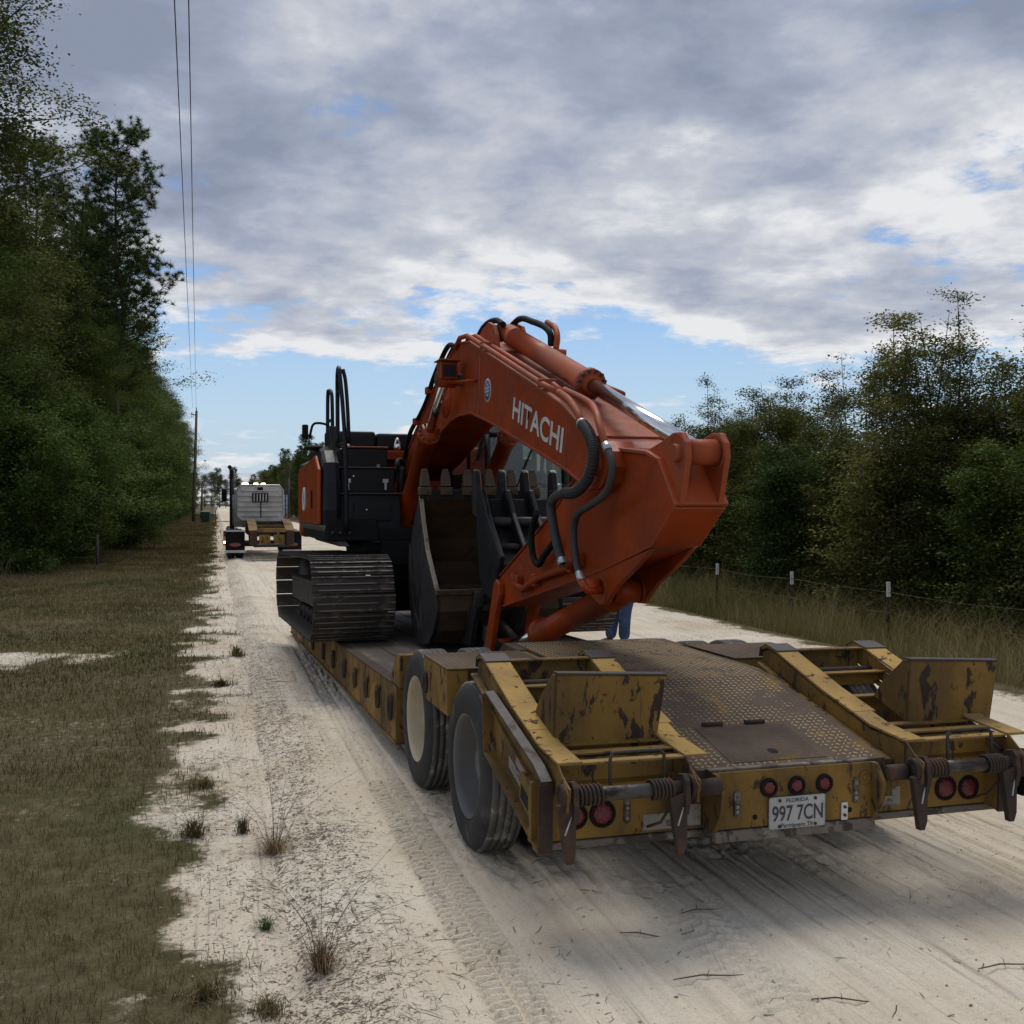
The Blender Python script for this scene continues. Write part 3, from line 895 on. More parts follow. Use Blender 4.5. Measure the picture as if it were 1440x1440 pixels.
for i, (px, py, L, a, lab) in enumerate([(985, 1290, 0.20, 0.3, 'dark broken twig lying behind the trailer'), (905, 1315, 0.22, -0.25, 'forked dry twig on the sand left of the dark one'), (1000, 1378, 0.32, 0.15, 'long straight stick on sand at the lower middle'), (1190, 1412, 0.26, -0.1, 'thin straight stick at the bottom of the road'), (395, 966, 0.20, 0.1, 'short stick on the sand beside the low rail'), (1420, 1368, 0.28, 0.2, 'pale stick at the lower right corner')]):
    X, Y = at_px(px, py)
    o = empty('fallen_stick', (X, Y, float(on_top(X, Y)) + 0.008))
    tag(o, lab, 'stick')
    q = MB(); a0 = HEAD + a
    dx, dy = math.cos(a0) * L / 2, math.sin(a0) * L / 2
    q.tube([(-dx, -dy, 0), (-dx * .2, -dy * .2 + .012, .006), (dx * .5, dy * .5 - .006, .004), (dx, dy, 0.0)], [0.0022, 0.0035, 0.0028, 0.001], 6)
    q.build('stem', twig_mat, o)
    q = MB(); q.tube([(-dx * .1, -dy * .1, .004), (dx * .2 - .02, dy * .2 + .04, .012), (dx * .35 - .03, dy * .35 + .07, .006)], [0.002, 0.0013, 0.0007], 5)
    q.build('side_twig', twig_mat, o)


# ---------------------------------------------------------------- trees
def leaves(C, n_per, rad, size, seed, flat=0.35, droop=0.0, zr=0.42):
    """leaf blades scattered round the cluster centres C"""
    rg = np.random.default_rng(seed)
    C = np.asarray(C, float).reshape(-1, 3); m = len(C) * n_per
    P = np.repeat(C, n_per, 0) + rg.normal(0, 1, (m, 3)) * np.array([rad, rad, rad * zr])
    d = rg.normal(0, 1, (m, 3)); d[:, 2] = d[:, 2] * flat - droop
    d /= np.linalg.norm(d, axis=1)[:, None]
    s_ = np.cross(d, rg.normal(0, 1, (m, 3)) * 0.55 + np.array([0, 0, 1.0])); s_ /= np.maximum(np.linalg.norm(s_, axis=1)[:, None], 1e-6)
    L = (size * rg.uniform(0.65, 1.3, m))[:, None]
    V = np.stack([P, P + d * L * 0.5 + s_ * L * 0.27, P + d * L, P + d * L * 0.5 - s_ * L * 0.27], 1).reshape(-1, 3)
    F = np.arange(4 * m).reshape(m, 4)
    tint = np.clip(np.repeat(rg.uniform(0, 1, len(C)), n_per) * 0.72 + rg.uniform(0, 1, m) * 0.28, 0, 1)
    return V, F, np.repeat(tint, 4)


def wob(p, rg, a):
    return Vector((p[0] + rg.normal(0, a), p[1] + rg.normal(0, a), p[2]))


def broadleaf(h, rmax, low, nl, n_per, rad, size, seed, mat, r0=0.22, lmul=1.0):
    rg = np.random.default_rng(seed)
    tr = MB()
    path = [wob((0, 0, h * t_ * 0.9), rg, 0.0 if t_ == 0 else 0.25) for t_ in (0, 0.15, 0.3, 0.5, 0.7, 0.85, 1.0)]
    tr.tube(path, [r0, r0 * .85, r0 * .75, r0 * .55, r0 * .38, r0 * .22, r0 * .1], 8)
    C = []
    for i in range(nl):
        f = low + (1 - low) * ((i + rg.uniform(0, 1)) / nl)
        k = f * (len(path) - 1); i0 = min(int(k), len(path) - 2)
        b_ = path[i0].lerp(path[i0 + 1], k - i0)
        az = i * 2.399 + rg.normal(0, 0.4)
        prof = (0.55 + 0.45 * math.sin(math.pi * min(1, max(0, (f - low) / (1 - low))) ** 0.75)) * (1.05 - 0.5 * f ** 3)
        L = rmax * prof * rg.uniform(0.6, 1.15) * lmul
        rise = rg.uniform(-0.1, 0.55) + 0.5 * f
        pts = []
        for t_ in (0, 0.3, 0.6, 0.85, 1.0):
            pts.append(Vector((b_.x + math.cos(az) * L * t_ + rg.normal(0, 0.12 * t_), b_.y + math.sin(az) * L * t_ + rg.normal(0, 0.12 * t_), b_.z + L * rise * (t_ ** 0.8) + rg.normal(0, 0.1 * t_))))
        q = r0 * 0.34 * (1 - 0.6 * f)
        tr.tube(pts, [q, q * .75, q * .5, q * .3, q * .15], 5)
        for t_ in np.linspace(0.25, 1.0, 7):
            kk = t_ * 4; j = min(int(kk), 3)
            p = pts[j].lerp(pts[j + 1], kk - j)
            for _ in range(2):
                C.append((p.x + rg.normal(0, rad * 0.85), p.y + rg.normal(0, rad * 0.85), p.z + rg.normal(0, rad * 0.6)))
    C = [c for c in C if c[2] > 0.2]
    V, F, T = leaves(C, n_per, rad * 0.58, size, seed + 1, 0.35, 0.0, 0.52)
    V[:, 2] = np.maximum(V[:, 2], 0.03)
    return tr.mesh('trunk', bark), np_mesh('crown', V, F, mat, {'tint': T})


def pine(h, bare, rmax, nl, seed, round_=True):
    rg = np.random.default_rng(seed)
    tr = MB()
    path = [wob((0, 0, h * t_ * 0.97), rg, 0.0 if t_ == 0 else 0.14) for t_ in np.linspace(0, 1, 8)]
    tr.tube(path, [0.22 * (1 - 0.85 * t_) for t_ in np.linspace(0, 1, 8)], 8)
    C = []; D = []
    for i in range(nl):
        g = (i + rg.uniform(0, 1)) / nl
        f = bare + (1 - bare) * g
        k = f * 7; i0 = min(int(k), 6)
        b_ = path[i0].lerp(path[i0 + 1], k - i0)
        az = i * 2.399 + rg.normal(0, 0.5)
        L = rmax * (math.sin(math.pi * (0.12 + 0.80 * g)) ** 0.7 if round_ else (1.1 - g)) * rg.uniform(0.6, 1.1)
        pts = [Vector((b_.x + math.cos(az) * L * t_ + rg.normal(0, 0.1 * t_), b_.y + math.sin(az) * L * t_ + rg.normal(0, 0.1 * t_), b_.z + L * (0.15 * t_ + (0.28 + 0.4 * g) * t_ * t_))) for t_ in (0, 0.35, 0.7, 1.0)]
        q = 0.065 * (1 - 0.6 * g)
        tr.tube(pts, [q, q * .7, q * .45, q * .2], 5)
        for _ in range(int(9 + L * 6)):
            t_ = rg.uniform(0.35, 1.0) ** 0.7
            kk = t_ * 3; j = min(int(kk), 2)
            p = pts[j].lerp(pts[j + 1], kk - j)
            e = p + Vector((rg.normal(0, 0.34), rg.normal(0, 0.34), abs(rg.normal(0.08, 0.22))))
            tr.tube([p, e], [0.012, 0.006], 3, False)
            C.append(e[:])
    C = np.array(C); n = 40
    m = len(C) * n
    P = np.repeat(C, n, 0)
    d = rg.normal(0, 1, (m, 3)); d[:, 2] = d[:, 2] * 0.8 + 0.45; d /= np.linalg.norm(d, axis=1)[:, None]
    s_ = np.cross(d, rg.normal(0, 1, (m, 3))); s_ /= np.linalg.norm(s_, axis=1)[:, None]
    L = rg.uniform(0.18, 0.40, m)[:, None]
    V = np.stack([P - s_ * 0.016, P + s_ * 0.016, P + d * L + s_ * .008], 1).reshape(-1, 3)
    T = np.repeat(np.clip(np.repeat(rg.uniform(0, 1, len(C)), n) * .6 + rg.uniform(0, .4, m), 0, 1), 3)
    return tr.mesh('trunk', bark), np_mesh('crown', V, np.arange(3 * m).reshape(m, 3), pine_leaf, {'tint': T})


def scrub(h, rmax, ns, n_per, size, seed, mat, wisp=0.5):
    """many stemmed sapling thicket with thin sprays of small leaves"""
    rg = np.random.default_rng(seed)
    tr = MB(); C = []; W_ = []
    for i in range(ns):
        az = i * 2.399 + rg.normal(0, 0.3)
        hh = h * rg.uniform(0.55, 1.0) if i else h
        sp = rmax * rg.uniform(0.15, 0.75) * (0.25 if i == 0 else 1)
        pts = [Vector((math.cos(az) * (0.15 + sp * t_ ** 1.2) + rg.normal(0, 0.07), math.sin(az) * (0.15 + sp * t_ ** 1.2) + rg.normal(0, 0.07), hh * t_)) for t_ in (0, 0.25, 0.5, 0.75, 1.0)]
        q = 0.035 * hh / 5
        tr.tube(pts, [q, q * .8, q * .55, q * .32, q * .1], 5)
        for j in range(int(6.5 * hh)):
            t_ = rg.uniform(0.06, 0.99)
            kk = t_ * 4; i0 = min(int(kk), 3)
            p = pts[i0].lerp(pts[i0 + 1], kk - i0)
            a2_ = rg.uniform(0, 6.28); L = rmax * 0.75 * (1.05 - 0.85 * t_) * rg.uniform(0.35, 1.0)
            e = p + Vector((math.cos(a2_) * L, math.sin(a2_) * L, L * rg.uniform(0.1, 1.0)))
            md = p.lerp(e, 0.5) + Vector((rg.normal(0, .06), rg.normal(0, .06), rg.normal(0, .05)))
            tr.tube([p, md, e], [q * .25, q * .16, 0.003], 3, False)
            for s2 in np.linspace(0.2, 1.0, 5):
                c = (p.lerp(md, s2 * 2) if s2 < .5 else md.lerp(e, s2 * 2 - 1))
                (W_ if t_ > 1 - wisp * .5 else C).append((c.x + rg.normal(0, .05), c.y + rg.normal(0, .05), c.z + rg.normal(0, .05)))
    V, F, T = leaves(C, n_per, 0.17, size, seed + 1)
    if W_:
        V2, F2, T2 = leaves(W_, max(4, n_per // 2), 0.12, size * 0.95, seed + 2)
        V = np.concatenate([V, V2]); F = np.concatenate([F, F2 + len(V) - len(V2)]); T = np.concatenate([T, T2])
    V[:, 2] = np.maximum(V[:, 2], 0.02)
    return tr.mesh('trunk', bark), np_mesh('crown', V, F, mat, {'tint': T})


P_OAK = [broadleaf(18.5, 4.0, 0.06, 58, 92, 0.66, 0.145, 510, oak_leaf), broadleaf(19.5, 3.8, 0.10, 56, 90, 0.66, 0.14, 520, pale_leaf)]
P_LACE = [broadleaf(21.0, 4.6, 0.30, 44, 82, 0.60, 0.125, 530, pale_leaf, 0.26)]
P_BUSH = [broadleaf(4.6, 2.3, 0.04, 34, 88, 0.36, 0.105, 540, oak_leaf, 0.09, 0.9), broadleaf(3.4, 2.0, 0.04, 28, 84, 0.34, 0.10, 550, oak_leaf, 0.08, 0.9)]
P_PINE = [pine(22.5, 0.36, 2.9, 92, 560), pine(20.0, 0.55, 2.6, 40, 570)]
P_SCRUB = [scrub(6.0, 2.3, 10, 38, 0.070, 610, scrub_leaf, 0.25), scrub(5.0, 2.3, 11, 38, 0.072, 620, scrub_leaf, 0.14), scrub(7.4, 2.0, 8, 30, 0.068, 630, scrub_leaf, 0.45), scrub(4.2, 2.1, 10, 42, 0.075, 640, oak_leaf, 0.1)]
P_THIN = [scrub(6.0, 1.3, 5, 5, 0.075, 650, pale_leaf, 2.0)]


def tree(name, label, cat, proto, X, Y, sc=1.0, rz=None, group=None, zs=1.0):
    o = empty(name, (X, Y, float(ground_h(X, Y)) - 0.05), random.uniform(0, 6.28) if rz is None else rz)
    o.scale = (sc, sc, sc * zs)
    tag(o, label, cat, group)
    link('trunk', proto[0], o); link('crown', proto[1], o)
    return o


GL = 'broadleaf trees in the row along the left verge'
random.seed(21)
# the tall edge of the left wood, nearest first
tree('oak_tree', 'tall pale leafed tree at the left edge whose open top leaves the frame', 'tree', P_LACE[0], *px_z(-75, 35.5), 1.10, 0.4)
tree('oak_tree', 'tall tree cut by the left edge beside the open topped one', 'tree', P_OAK[1], *px_z(-130, 34), 1.12, 1.4)
tree('oak_tree', 'pale crowned tree left of the round topped pine', 'tree', P_LACE[0], *px_z(35, 47), 0.74, 2.6)
tree('pine_tree', 'tall round topped pine standing above the left wood', 'tree', P_PINE[0], *px_z(166, 56), 0.98, 0.9)
tree('pine_tree', 'slim pine just behind the round topped one', 'tree', P_PINE[1], *px_z(105, 62), 0.98, 2.2)
tree('pine_tree', 'pine rising at the far left behind the open topped tree', 'tree', P_PINE[0], *px_z(55, 50), 0.86, 2.2)
tree('oak_tree', 'broad dark tree below the round topped pine', 'tree', P_OAK[0], *px_z(118, 50), 0.62, 3.1)
for i in range(40):
    d_ = 33 + 4.0 * i + 0.05 * i * i + random.uniform(-0.8, 0.8)
    o_ = -7.7 + random.uniform(-1.2, 1.0)
    X, Y = o_, d_
    if d_ < 62:
        sc = random.uniform(0.44, 0.70)
    else:
        sc = random.choice((0.62, 0.78, 0.92, 1.04)) + random.uniform(-0.06, 0.06)
    tree('oak_tree', 'dark leafed tree in the dense row along the left verge', 'tree', P_OAK[i % 2], X, Y, sc, None, GL)
for i in range(40):
    d_ = 34 + 4.2 * i + 0.05 * i * i
    X, Y = -12.5 + random.uniform(-1.5, 1.0), d_
    p = P_OAK[(i * 3) % 2] if i % 4 else P_PINE[i % 2]
    tree('oak_tree' if i % 4 else 'pine_tree', 'tree standing back inside the left wood behind the verge row', 'tree', p, X, Y, random.uniform(0.8, 1.02), None, 'trees inside the left wood')
for i in range(22):
    X, Y = -17.5 + random.uniform(-1.5, 1.5), 34 + 7 * i
    tree('oak_tree', 'tree deep inside the left wood seen through gaps', 'tree', P_OAK[i % 2], X, Y, random.uniform(0.8, 1.0), None, 'trees deep in the left wood')
for i in range(44):
    d_ = 32 + 2.6 * i + 0.05 * i * i
    X = -5.6 + random.uniform(-0.7, 0.5) + (0.9 if 42 < d_ < 54 else 0)
    tree('bush', 'leafy dark green bush at the foot of the left trees', 'bush', P_BUSH[i % 2], X, d_, random.uniform(0.75, 1.2), None, 'bushes at the foot of the left trees', 1.15)
tree('bush', 'large dark bush bulging furthest onto the left verge grass', 'bush', P_BUSH[0], *at_px(165, 772), 1.15, 0.5)

# scrub behind the fence on the right
GR = 'scrub trees behind the wire fence on the right'
tree('scrub_tree', 'tallest scrub tree with a thin spire at the right behind the fence', 'tree', P_SCRUB[2], *px_z(1345, 20.5), 0.92, 0.3)
tree('scrub_tree', 'spindly thinly leafed sapling rising left of the tallest scrub tree', 'tree', P_THIN[0], *px_z(1195, 23), 0.98, 1.2)
tree('scrub_tree', 'spindly sapling with a bare top above the middle of the right thicket', 'tree', P_THIN[0], *px_z(1245, 21), 0.92, 3.2)
tree('scrub_tree', 'reddish topped scrub tree just right of the arm end', 'tree', P_SCRUB[2], *px_z(1005, 29), 0.82, 2.2)
tree('scrub_tree', 'tall scrub tree at the right edge of the frame', 'tree', P_SCRUB[2], *px_z(1450, 19.5), 0.86, 4.4)
for i in range(30):
    d_ = 5 + 1.65 * i
    X = 13.0 + random.uniform(-0.5, 0.7)
    sc = random.uniform(0.74, 0.98) + (0.12 if d_ < 19 else 0.0)
    tree('scrub_tree', 'leafy scrub tree in the thicket behind the right fence', 'tree', P_SCRUB[(0, 1, 3, 1)[i % 4]], X, d_, sc, None, GR)
for i in range(26):
    d_ = 6 + 2.2 * i
    tree('scrub_tree', 'scrub tree in the back of the right thicket', 'tree', P_SCRUB[(1, 0, 1)[i % 3]], 15.6 + random.uniform(-0.8, 1.0), d_, random.uniform(0.85, 1.1), None, 'scrub trees at the back of the right thicket')
for i in range(16):
    tree('oak_tree', 'broad tree far behind the right thicket', 'tree', P_OAK[i % 2], 21 + random.uniform(-2, 3), 12 + 4.5 * i, random.uniform(0.30, 0.36), None, 'trees behind the right thicket')
for i in range(40):
    d_ = 58 + 3.8 * i + 0.06 * i * i
    gf = 0.62 if d_ < 150 else 1.15
    pr, sc = ((P_PINE[i % 2], random.uniform(0.42, 0.56) * gf) if i % 3 == 0 else (P_OAK[i % 2], random.uniform(0.38, 0.52) * gf))
    tree('pine_tree' if i % 3 == 0 else 'oak_tree', 'tree far along the right side of the road beyond the truck', 'tree', pr, 13.6 + random.uniform(-1, 2.5), d_, sc, None, 'far trees beyond the truck on the right')
for i in range(34):
    d_ = 150 + 6.5 * i
    tree('pine_tree' if i % 2 else 'oak_tree', 'tree in the far wood behind the truck roof', 'tree', P_PINE[0] if i % 2 else P_OAK[(i // 2) % 2], 19.5 + random.uniform(-3, 4), d_, random.uniform(0.52, 0.68), None, 'far wood behind the truck')
for i in range(34):
    X = -30 + 2.5 * i + random.uniform(-1.5, 1.5)
    tree('pine_tree', 'distant tree closing the end of the road', 'tree', P_OAK[(i // 2) % 2] if i % 3 else P_PINE[0], X, 430 + random.uniform(-15, 45), random.uniform(0.6, 0.85), None, 'distant trees at the end of the road')


# ================================================================ the low loader
TR = rig_root('lowboy_trailer', 0.0, 0.0, 0.0, 0.010)
tag(TR, 'worn yellow low loader trailer with folded rear ramps carrying the excavator', 'trailer')
K = 0.010                                     # right side sits lower: heights below are those of the left side


def deck_h(u):
    return 0.60 - 0.028 * (u - 3.5)


# ---- rear frame
b = MB()
b.box((0.90, 0.0, 0.425), (1.76, 0.05, 0.700))
b.build('rear_bumper', yellow, TR, 0.006)
for s0, s1 in ((0.0, 0.872), (1.778, 2.60)):
    b = MB(); b.box((s0, 0.10, 0.41), (s1, 0.15, 0.69)); b.build('lamp_panel', yellow, TR, 0.005)
b = MB()
b.prism([(-0.012, 0.368), (0.03, 0.365), (0.03, 0.42), (-0.004, 0.42)], 0.885, 1.775)
b.prism([(0.085, 0.375), (0.14, 0.37), (0.14, 0.407), (0.092, 0.407)], 0.02, 0.882)
b.prism([(0.085, 0.375), (0.14, 0.37), (0.14, 0.407), (0.092, 0.407)], 1.778, 2.59)
b.build('bumper_lip', lip_grey, TR, 0.006)
for s0 in (0.885, 1.765):
    b = MB(); b.prism([(-0.005, 0.42), (-0.075, 0.52), (-0.09, 0.62), (-0.03, 0.70), (0.20, 0.70), (0.20, 0.42)], s0 - 0.012, s0 + 0.012)
    b.build('gusset_plate', yellow_scarred, TR, 0.003)
b = MB(); b.box((0.86, 0.015, 0.700), (1.80, 0.055, 0.712))
b.build('bumper_cap', lip_grey, TR, 0.004)

# ---- centre deck: sloping tail, then flat, with raised tread lugs
TOP = [(0.056, 0.702), (1.15, 0.955), (1.42, 0.972), (2.76, 0.975)]
DS0, DS1 = 0.735, 1.875
b = MB()
b.prism(TOP + [(2.76, 0.93), (1.42, 0.925), (0.056, 0.665)], DS0, DS1)
b.build('deck_plate', deck_steel, TR)


def deck_at(u):
    for (a, p), (c, q) in zip(TOP, TOP[1:]):
        if a <= u <= c:
            return p + (q - p) * (u - a) / (c - a), math.atan2(q - p, c - a)
    return TOP[-1][1], 0.0


def lugs(s0, s1, u0, u1, hf, skip=None, pitch=0.034):
    V = []; F = []
    rg = random.Random(5)
    nu = int((u1 - u0) / pitch); ns = int((s1 - s0) / pitch)
    for i in range(nu):
        for j in range(ns):
            u = u0 + (i + .5) * pitch; s = s0 + (j + .5) * pitch
            if skip and skip(s, u):
                continue
            if rg.random() < 0.03:
                continue
            h, sl = hf(u)
            a = math.pi / 4 if (i + j) % 2 else -math.pi / 4
            L, w, t_ = 0.0145, 0.0052, 0.0034
            ca, sa = math.cos(a), math.sin(a)
            o = len(V)
            for (p, q, z) in ((-L, 0, 0), (0, -w, 0), (L, 0, 0), (0, w, 0), (-L * .55, 0, t_), (L * .55, 0, t_)):
                du = q * ca + p * sa
                V.append((s + p * ca - q * sa, u + du * math.cos(sl), h + z + du * math.sin(sl) + 0.0004))
            for f in ((0, 1, 4), (1, 2, 5), (1, 5, 4), (2, 3, 5), (3, 0, 4), (3, 4, 5)):
                F.append([o + k for k in f])
    return V, F


HX0, HX1, HU0, HU1 = 1.03, 1.56, 0.10, 0.50
hsk = lambda s, u: HX0 - .02 < s < HX1 + .02 and HU0 < u < HU1 + .02
V, F = lugs(DS0 + .01, DS1 - .01, 0.07, 2.74, deck_at, hsk)
o = link('tread_lugs', np_mesh('tread_lugs', V, F, lug_mat), TR); o['kind'] = 'stuff'
# inspection hatch with its two hinge pins and lifting hole
sl = math.atan2(TOP[1][1] - TOP[0][1], TOP[1][0] - TOP[0][0])
hh = lambda u: deck_at(u)[0]
b = MB()
b.prism([(HU0, hh(HU0) - .004), (HU1, hh(HU1) - .004), (HU1, hh(HU1) + .0045), (HU0, hh(HU0) + .0045)], HX0, HX1)
hat = b.build('hatch_cover', deck_steel, TR, 0.002)
V, F = lugs(HX0 + .01, HX1 - .01, HU0 + .01, HU1 - .01, lambda u: (deck_at(u)[0] + .0046, sl), lambda s, u: math.hypot((s - 1.31), (u - .19)) < .035, 0.017)
o = link('tread_lugs', np_mesh('tread_lugs', V, F, deck_steel), hat); o['kind'] = 'stuff'
for s0 in (1.08, 1.33):
    b = MB(); b.cyl((s0, HU1 + .005, hh(HU1) + .014), (s0 + .115, HU1 + .005, hh(HU1) + .014), .013, n=12)
    b.build('hinge_pin', rusty, hat)
b = MB(); b.lathe([(0, 0.0), (0, 0.028)], (1.31, 0.19, hh(0.19) + 0.0062), (0, -math.sin(sl), math.cos(sl)), 18)
b.build('lifting_hole', black_matt, hat)
b = MB()
b.box((DS0 - .045, 0.06, 0.0), (DS0 - .005, 0.061, 0.001))
b = MB()
for s0, s1 in ((DS0 - 0.05, DS0 - 0.006), (DS1 + 0.006, DS1 + 0.05)):
    b.prism([(0.06, .69), (1.15, .94), (1.42, .957), (2.76, .96), (2.76, .84), (1.42, .84), (1.15, .82), (0.06, .50)], s0, s1)
b.build('tail_beam', yellow_scarred, TR, 0.004)
b = MB()
b.box((0.80, 0.16, 0.44), (0.90, 3.05, 0.66)); b.box((1.70, 0.16, 0.44), (1.80, 3.05, 0.66))
for u in (0.7, 1.35, 2.0, 2.7):
    b.box((0.92, u, 0.47), (1.68, u + .08, 0.68))
b.build('chassis_beam', dark_steel, TR)
for u in (1.325, 2.70):
    b = MB(); b.cyl((0.30, u, 0.475), (2.30, u, 0.475), 0.065, n=14)
    b.build('axle', dark_steel, TR)

# ---- lamps, number plate, brackets
rl = MB()
for s0, h0, u0, r in ((1.173, .612, 0.0, .032), (1.326, .612, 0.0, .032), (1.481, .612, 0.0, .032), (.215, .520, .10, .048), (.352, .522, .10, .051), (2.280, .507, .10, .051), (2.425, .500, .10, .049)):
    m_ = MB(); m_.lathe([(0.0, r + .015), (.012, r + .013), (.014, r + .003), (.005, r), (.0, r)], (s0, u0, h0), (0, -1, 0), 28)
    ring = m_.build('tail_light', black_matt, TR)
    m_ = MB(); m_.lathe([(0.004, r), (.012, r * .92), (.017, r * .6), (.019, r * .25), (.019, 0)], (s0, u0, h0), (0, -1, 0), 28)
    m_.build('lens', red_lens, ring)
for s0, h0, u0 in ((1.00, .545, 0.0), (1.66, .566, 0.0), (.475, .530, .10)):
    m_ = MB(); m_.prism([(s0 - .016 * c, h0 + q) for c, q in ((-1, -.052), (-.5, -.062), (.5, -.062), (1, -.052), (1, .052), (.5, .062), (-.5, .062), (-1, .052))], u0 - .012, u0, 1)
    mk = m_.build('marker_light', lip_grey, TR, 0.002)
    for q in (-.036, -.012, .012, .036):
        m_ = MB(); m_.ball((s0, u0 - .012, h0 + q), .0105, 10, (1, .6, 1)); m_.build('lamp_bead', tape_white, mk)
PU = -0.014
m_ = MB(); m_.prism([(1.169 + .312 * a_, .41 + .155 * b_) for a_, b_ in ((.03, 0), (.97, 0), (1, .06), (1, .94), (.97, 1), (.03, 1), (0, .94), (0, .06))], PU, PU + .004, 1)
plate = m_.build('license_plate', plate_white, TR, 0.0015)
X_, Z_ = (1, 0, 0), (0, 0, 1)
text_mesh('plate_number', '997 7CN', (1.186, PU, .447), X_, Z_, .28, .076, blue_print, plate, 0.012)
text_mesh('plate_state', 'FLORIDA', (1.262, PU, .537), X_, Z_, .125, .019, blue_print, plate, 0.012)
text_mesh('plate_class', 'Permanent Tlr', (1.235, PU, .416), X_, Z_, .18, .021, blue_print, plate, 0.008)
m_ = MB()
for s0, h0 in ((1.226, .548), (1.424, .548), (1.226, .424), (1.424, .424)):
    m_.lathe([(0, .008), (.004, .008), (.005, 0)], (s0, PU - .001, h0), (0, -1, 0), 10)
m_.build('plate_bolt', rusty, plate)
m_ = MB(); m_.torus((1.325, PU - .0005, 0.488), (0, 1, 0), 0.147, 0.0001, 4, 3)
m_ = MB()
for a_, c_ in (((1.172, PU - .002, .413), (1.478, PU, .4155)), ((1.172, PU - .002, .5595), (1.478, PU, .562)), ((1.172, PU - .002, .4155), (1.1745, PU, .5595)), ((1.4755, PU - .002, .4155), (1.478, PU, .5595))):
    m_.box(a_, c_)
m_.build('plate_rim', plate_white, plate)
m_ = MB(); m_.box((1.575, -.012, .425), (1.612, -.001, .512)); pb = m_.build('bolt_bracket', alu, TR, 0.002)
for h0 in (.45, .49):
    m_ = MB(); m_.lathe([(0, .008), (.005, .008), (.006, 0)], (1.594, -.0125, h0), (0, -1, 0), 8); m_.build('bolt', dark_steel, pb)
m_ = MB()
for s0, h0 in ((1.10, .475), (1.63, .47)):
    m_.lathe([(0, 0), (0.0, .014)], (s0, -.0015, h0), (0, -1, 0), 12)
m_.build('wire_hole', black_matt, TR)
m_ = MB(); m_.lathe([(0, .034), (.006, .034), (.006, .02), (.003, .019), (.003, .012), (.008, .010), (.008, 0)], (1.714, -.001, .625), (0, -1, 0), 20)
m_.build('end_cap', yellow, TR)
for s0, w_, h0, h1, u0 in ((.56, .17, .425, .50, .10), (1.80, .20, .44, .535, .10), (.70, .16, .43, .53, .10)):
    m_ = MB(); m_.box((s0, u0 - .003, h0), (s0 + w_, u0 - .0005, h1)); m_.build('reflective_tape', tape_white, TR)


# ---- wheels
def wheel(s_out, side, u, rim):
    """side +1: outer face looks left; -1: looks right"""
    b = MB(); w_ = 0.25; r = 0.476
    x = lambda d: d
    prof = [(0.03, .285), (0.012, .30), (0.0, .34), (0.002, .39), (0.010, .43), (0.024, .455), (0.034, .464)]
    b.lathe(prof, (s_out, u, r), (side, 0, 0), 56)
    b.lathe([(w_ - a, q) for a, q in prof], (s_out, u, r), (side, 0, 0), 56)
    ty = b.build('tyre', rubber, TR)
    b = MB()
    tp = [(0.034, .464), (0.040, .474)]
    for g in (0.072, 0.112, 0.152, 0.192):
        tp += [(g - .0055, .476), (g - .004, .462), (g + .004, .462), (g + .0055, .476)]
    tp += [(w_ - .040, .474), (w_ - .034, .464)]
    b.lathe(tp, (s_out, u, r), (side, 0, 0), 56)
    b.build('tread_band', tread_rubber, ty)
    b = MB()
    b.lathe([(0.028, .287), (0.014, .296), (0.010, .292), (0.02, .280), (0.05, .272), (0.13, .262), (0.150, .250), (0.158, .20), (0.158, .115), (0.15, .108), (0.10, .098), (0.088, .085), (0.085, 0.0)], (s_out, u, r), (side, 0, 0), 44)
    rm_ = b.build('rim', rim, ty)
    for k in range(10):
        a_ = k * math.pi / 5
        b = MB(); c_ = (s_out + side * .158, u + .165 * math.cos(a_), r + .165 * math.sin(a_))
        b.cyl(c_, (c_[0] - side * .028, c_[1], c_[2]), .014, .012, 6); b.build('wheel_nut', rim, ty)
    return ty


for u, rc in ((1.325, rim_grey), (2.70, rim_cream)):
    wheel(0.005, 1, u, rc); wheel(0.325, 1, u, rim_grey)
    wheel(2.595, -1, u, rim_grey); wheel(2.275, -1, u, rim_grey)

# ---- fender box between the wheels, both sides
for s0, s1 in ((-0.005, 0.66), (1.94, 2.605)):
    b = MB()
    b.prism([(1.70, .685), (2.26, .685), (2.36, .80), (2.36, .962), (1.70, .962)], s0, s1)
    fb = b.build('fender_box', yellow_scarred, TR, 0.006)
    b = MB(); b.box((s0 - .004, 1.69, .9645), (s1 + .003, 2.365, .974)); b.build('fender_tread', deck_steel, fb, 0.003)
    V, F = lugs(s0 + .01, s1 - .01, 1.70, 2.35, lambda u: (.9742, 0.0))
    o = link('tread_lugs', np_mesh('tread_lugs', V, F, deck_steel), fb); o['kind'] = 'stuff'
    b = MB(); b.torus((s0 - .012 if s0 < 1 else s1 + .012, 2.26, .80), (1, 0, 0), .062, .011, 20, 8, (1, .55)); b.build('lashing_ring', rusty, fb)
b = MB(); b.prism([(2.42, .70), (2.42, .968), (2.76, .972), (3.32, .60), (3.32, .45), (2.8, .45)], 0.668, 1.932)
b.build('step_plate', deck_steel, TR)
V, F = lugs(0.68, 1.92, 2.78, 3.30, lambda u: (.973 - (u - 2.76) * .372 / .56, -math.atan2(.372, .56)))
o = link('tread_lugs', np_mesh('tread_lugs', V, F, deck_steel), TR); o['kind'] = 'stuff'

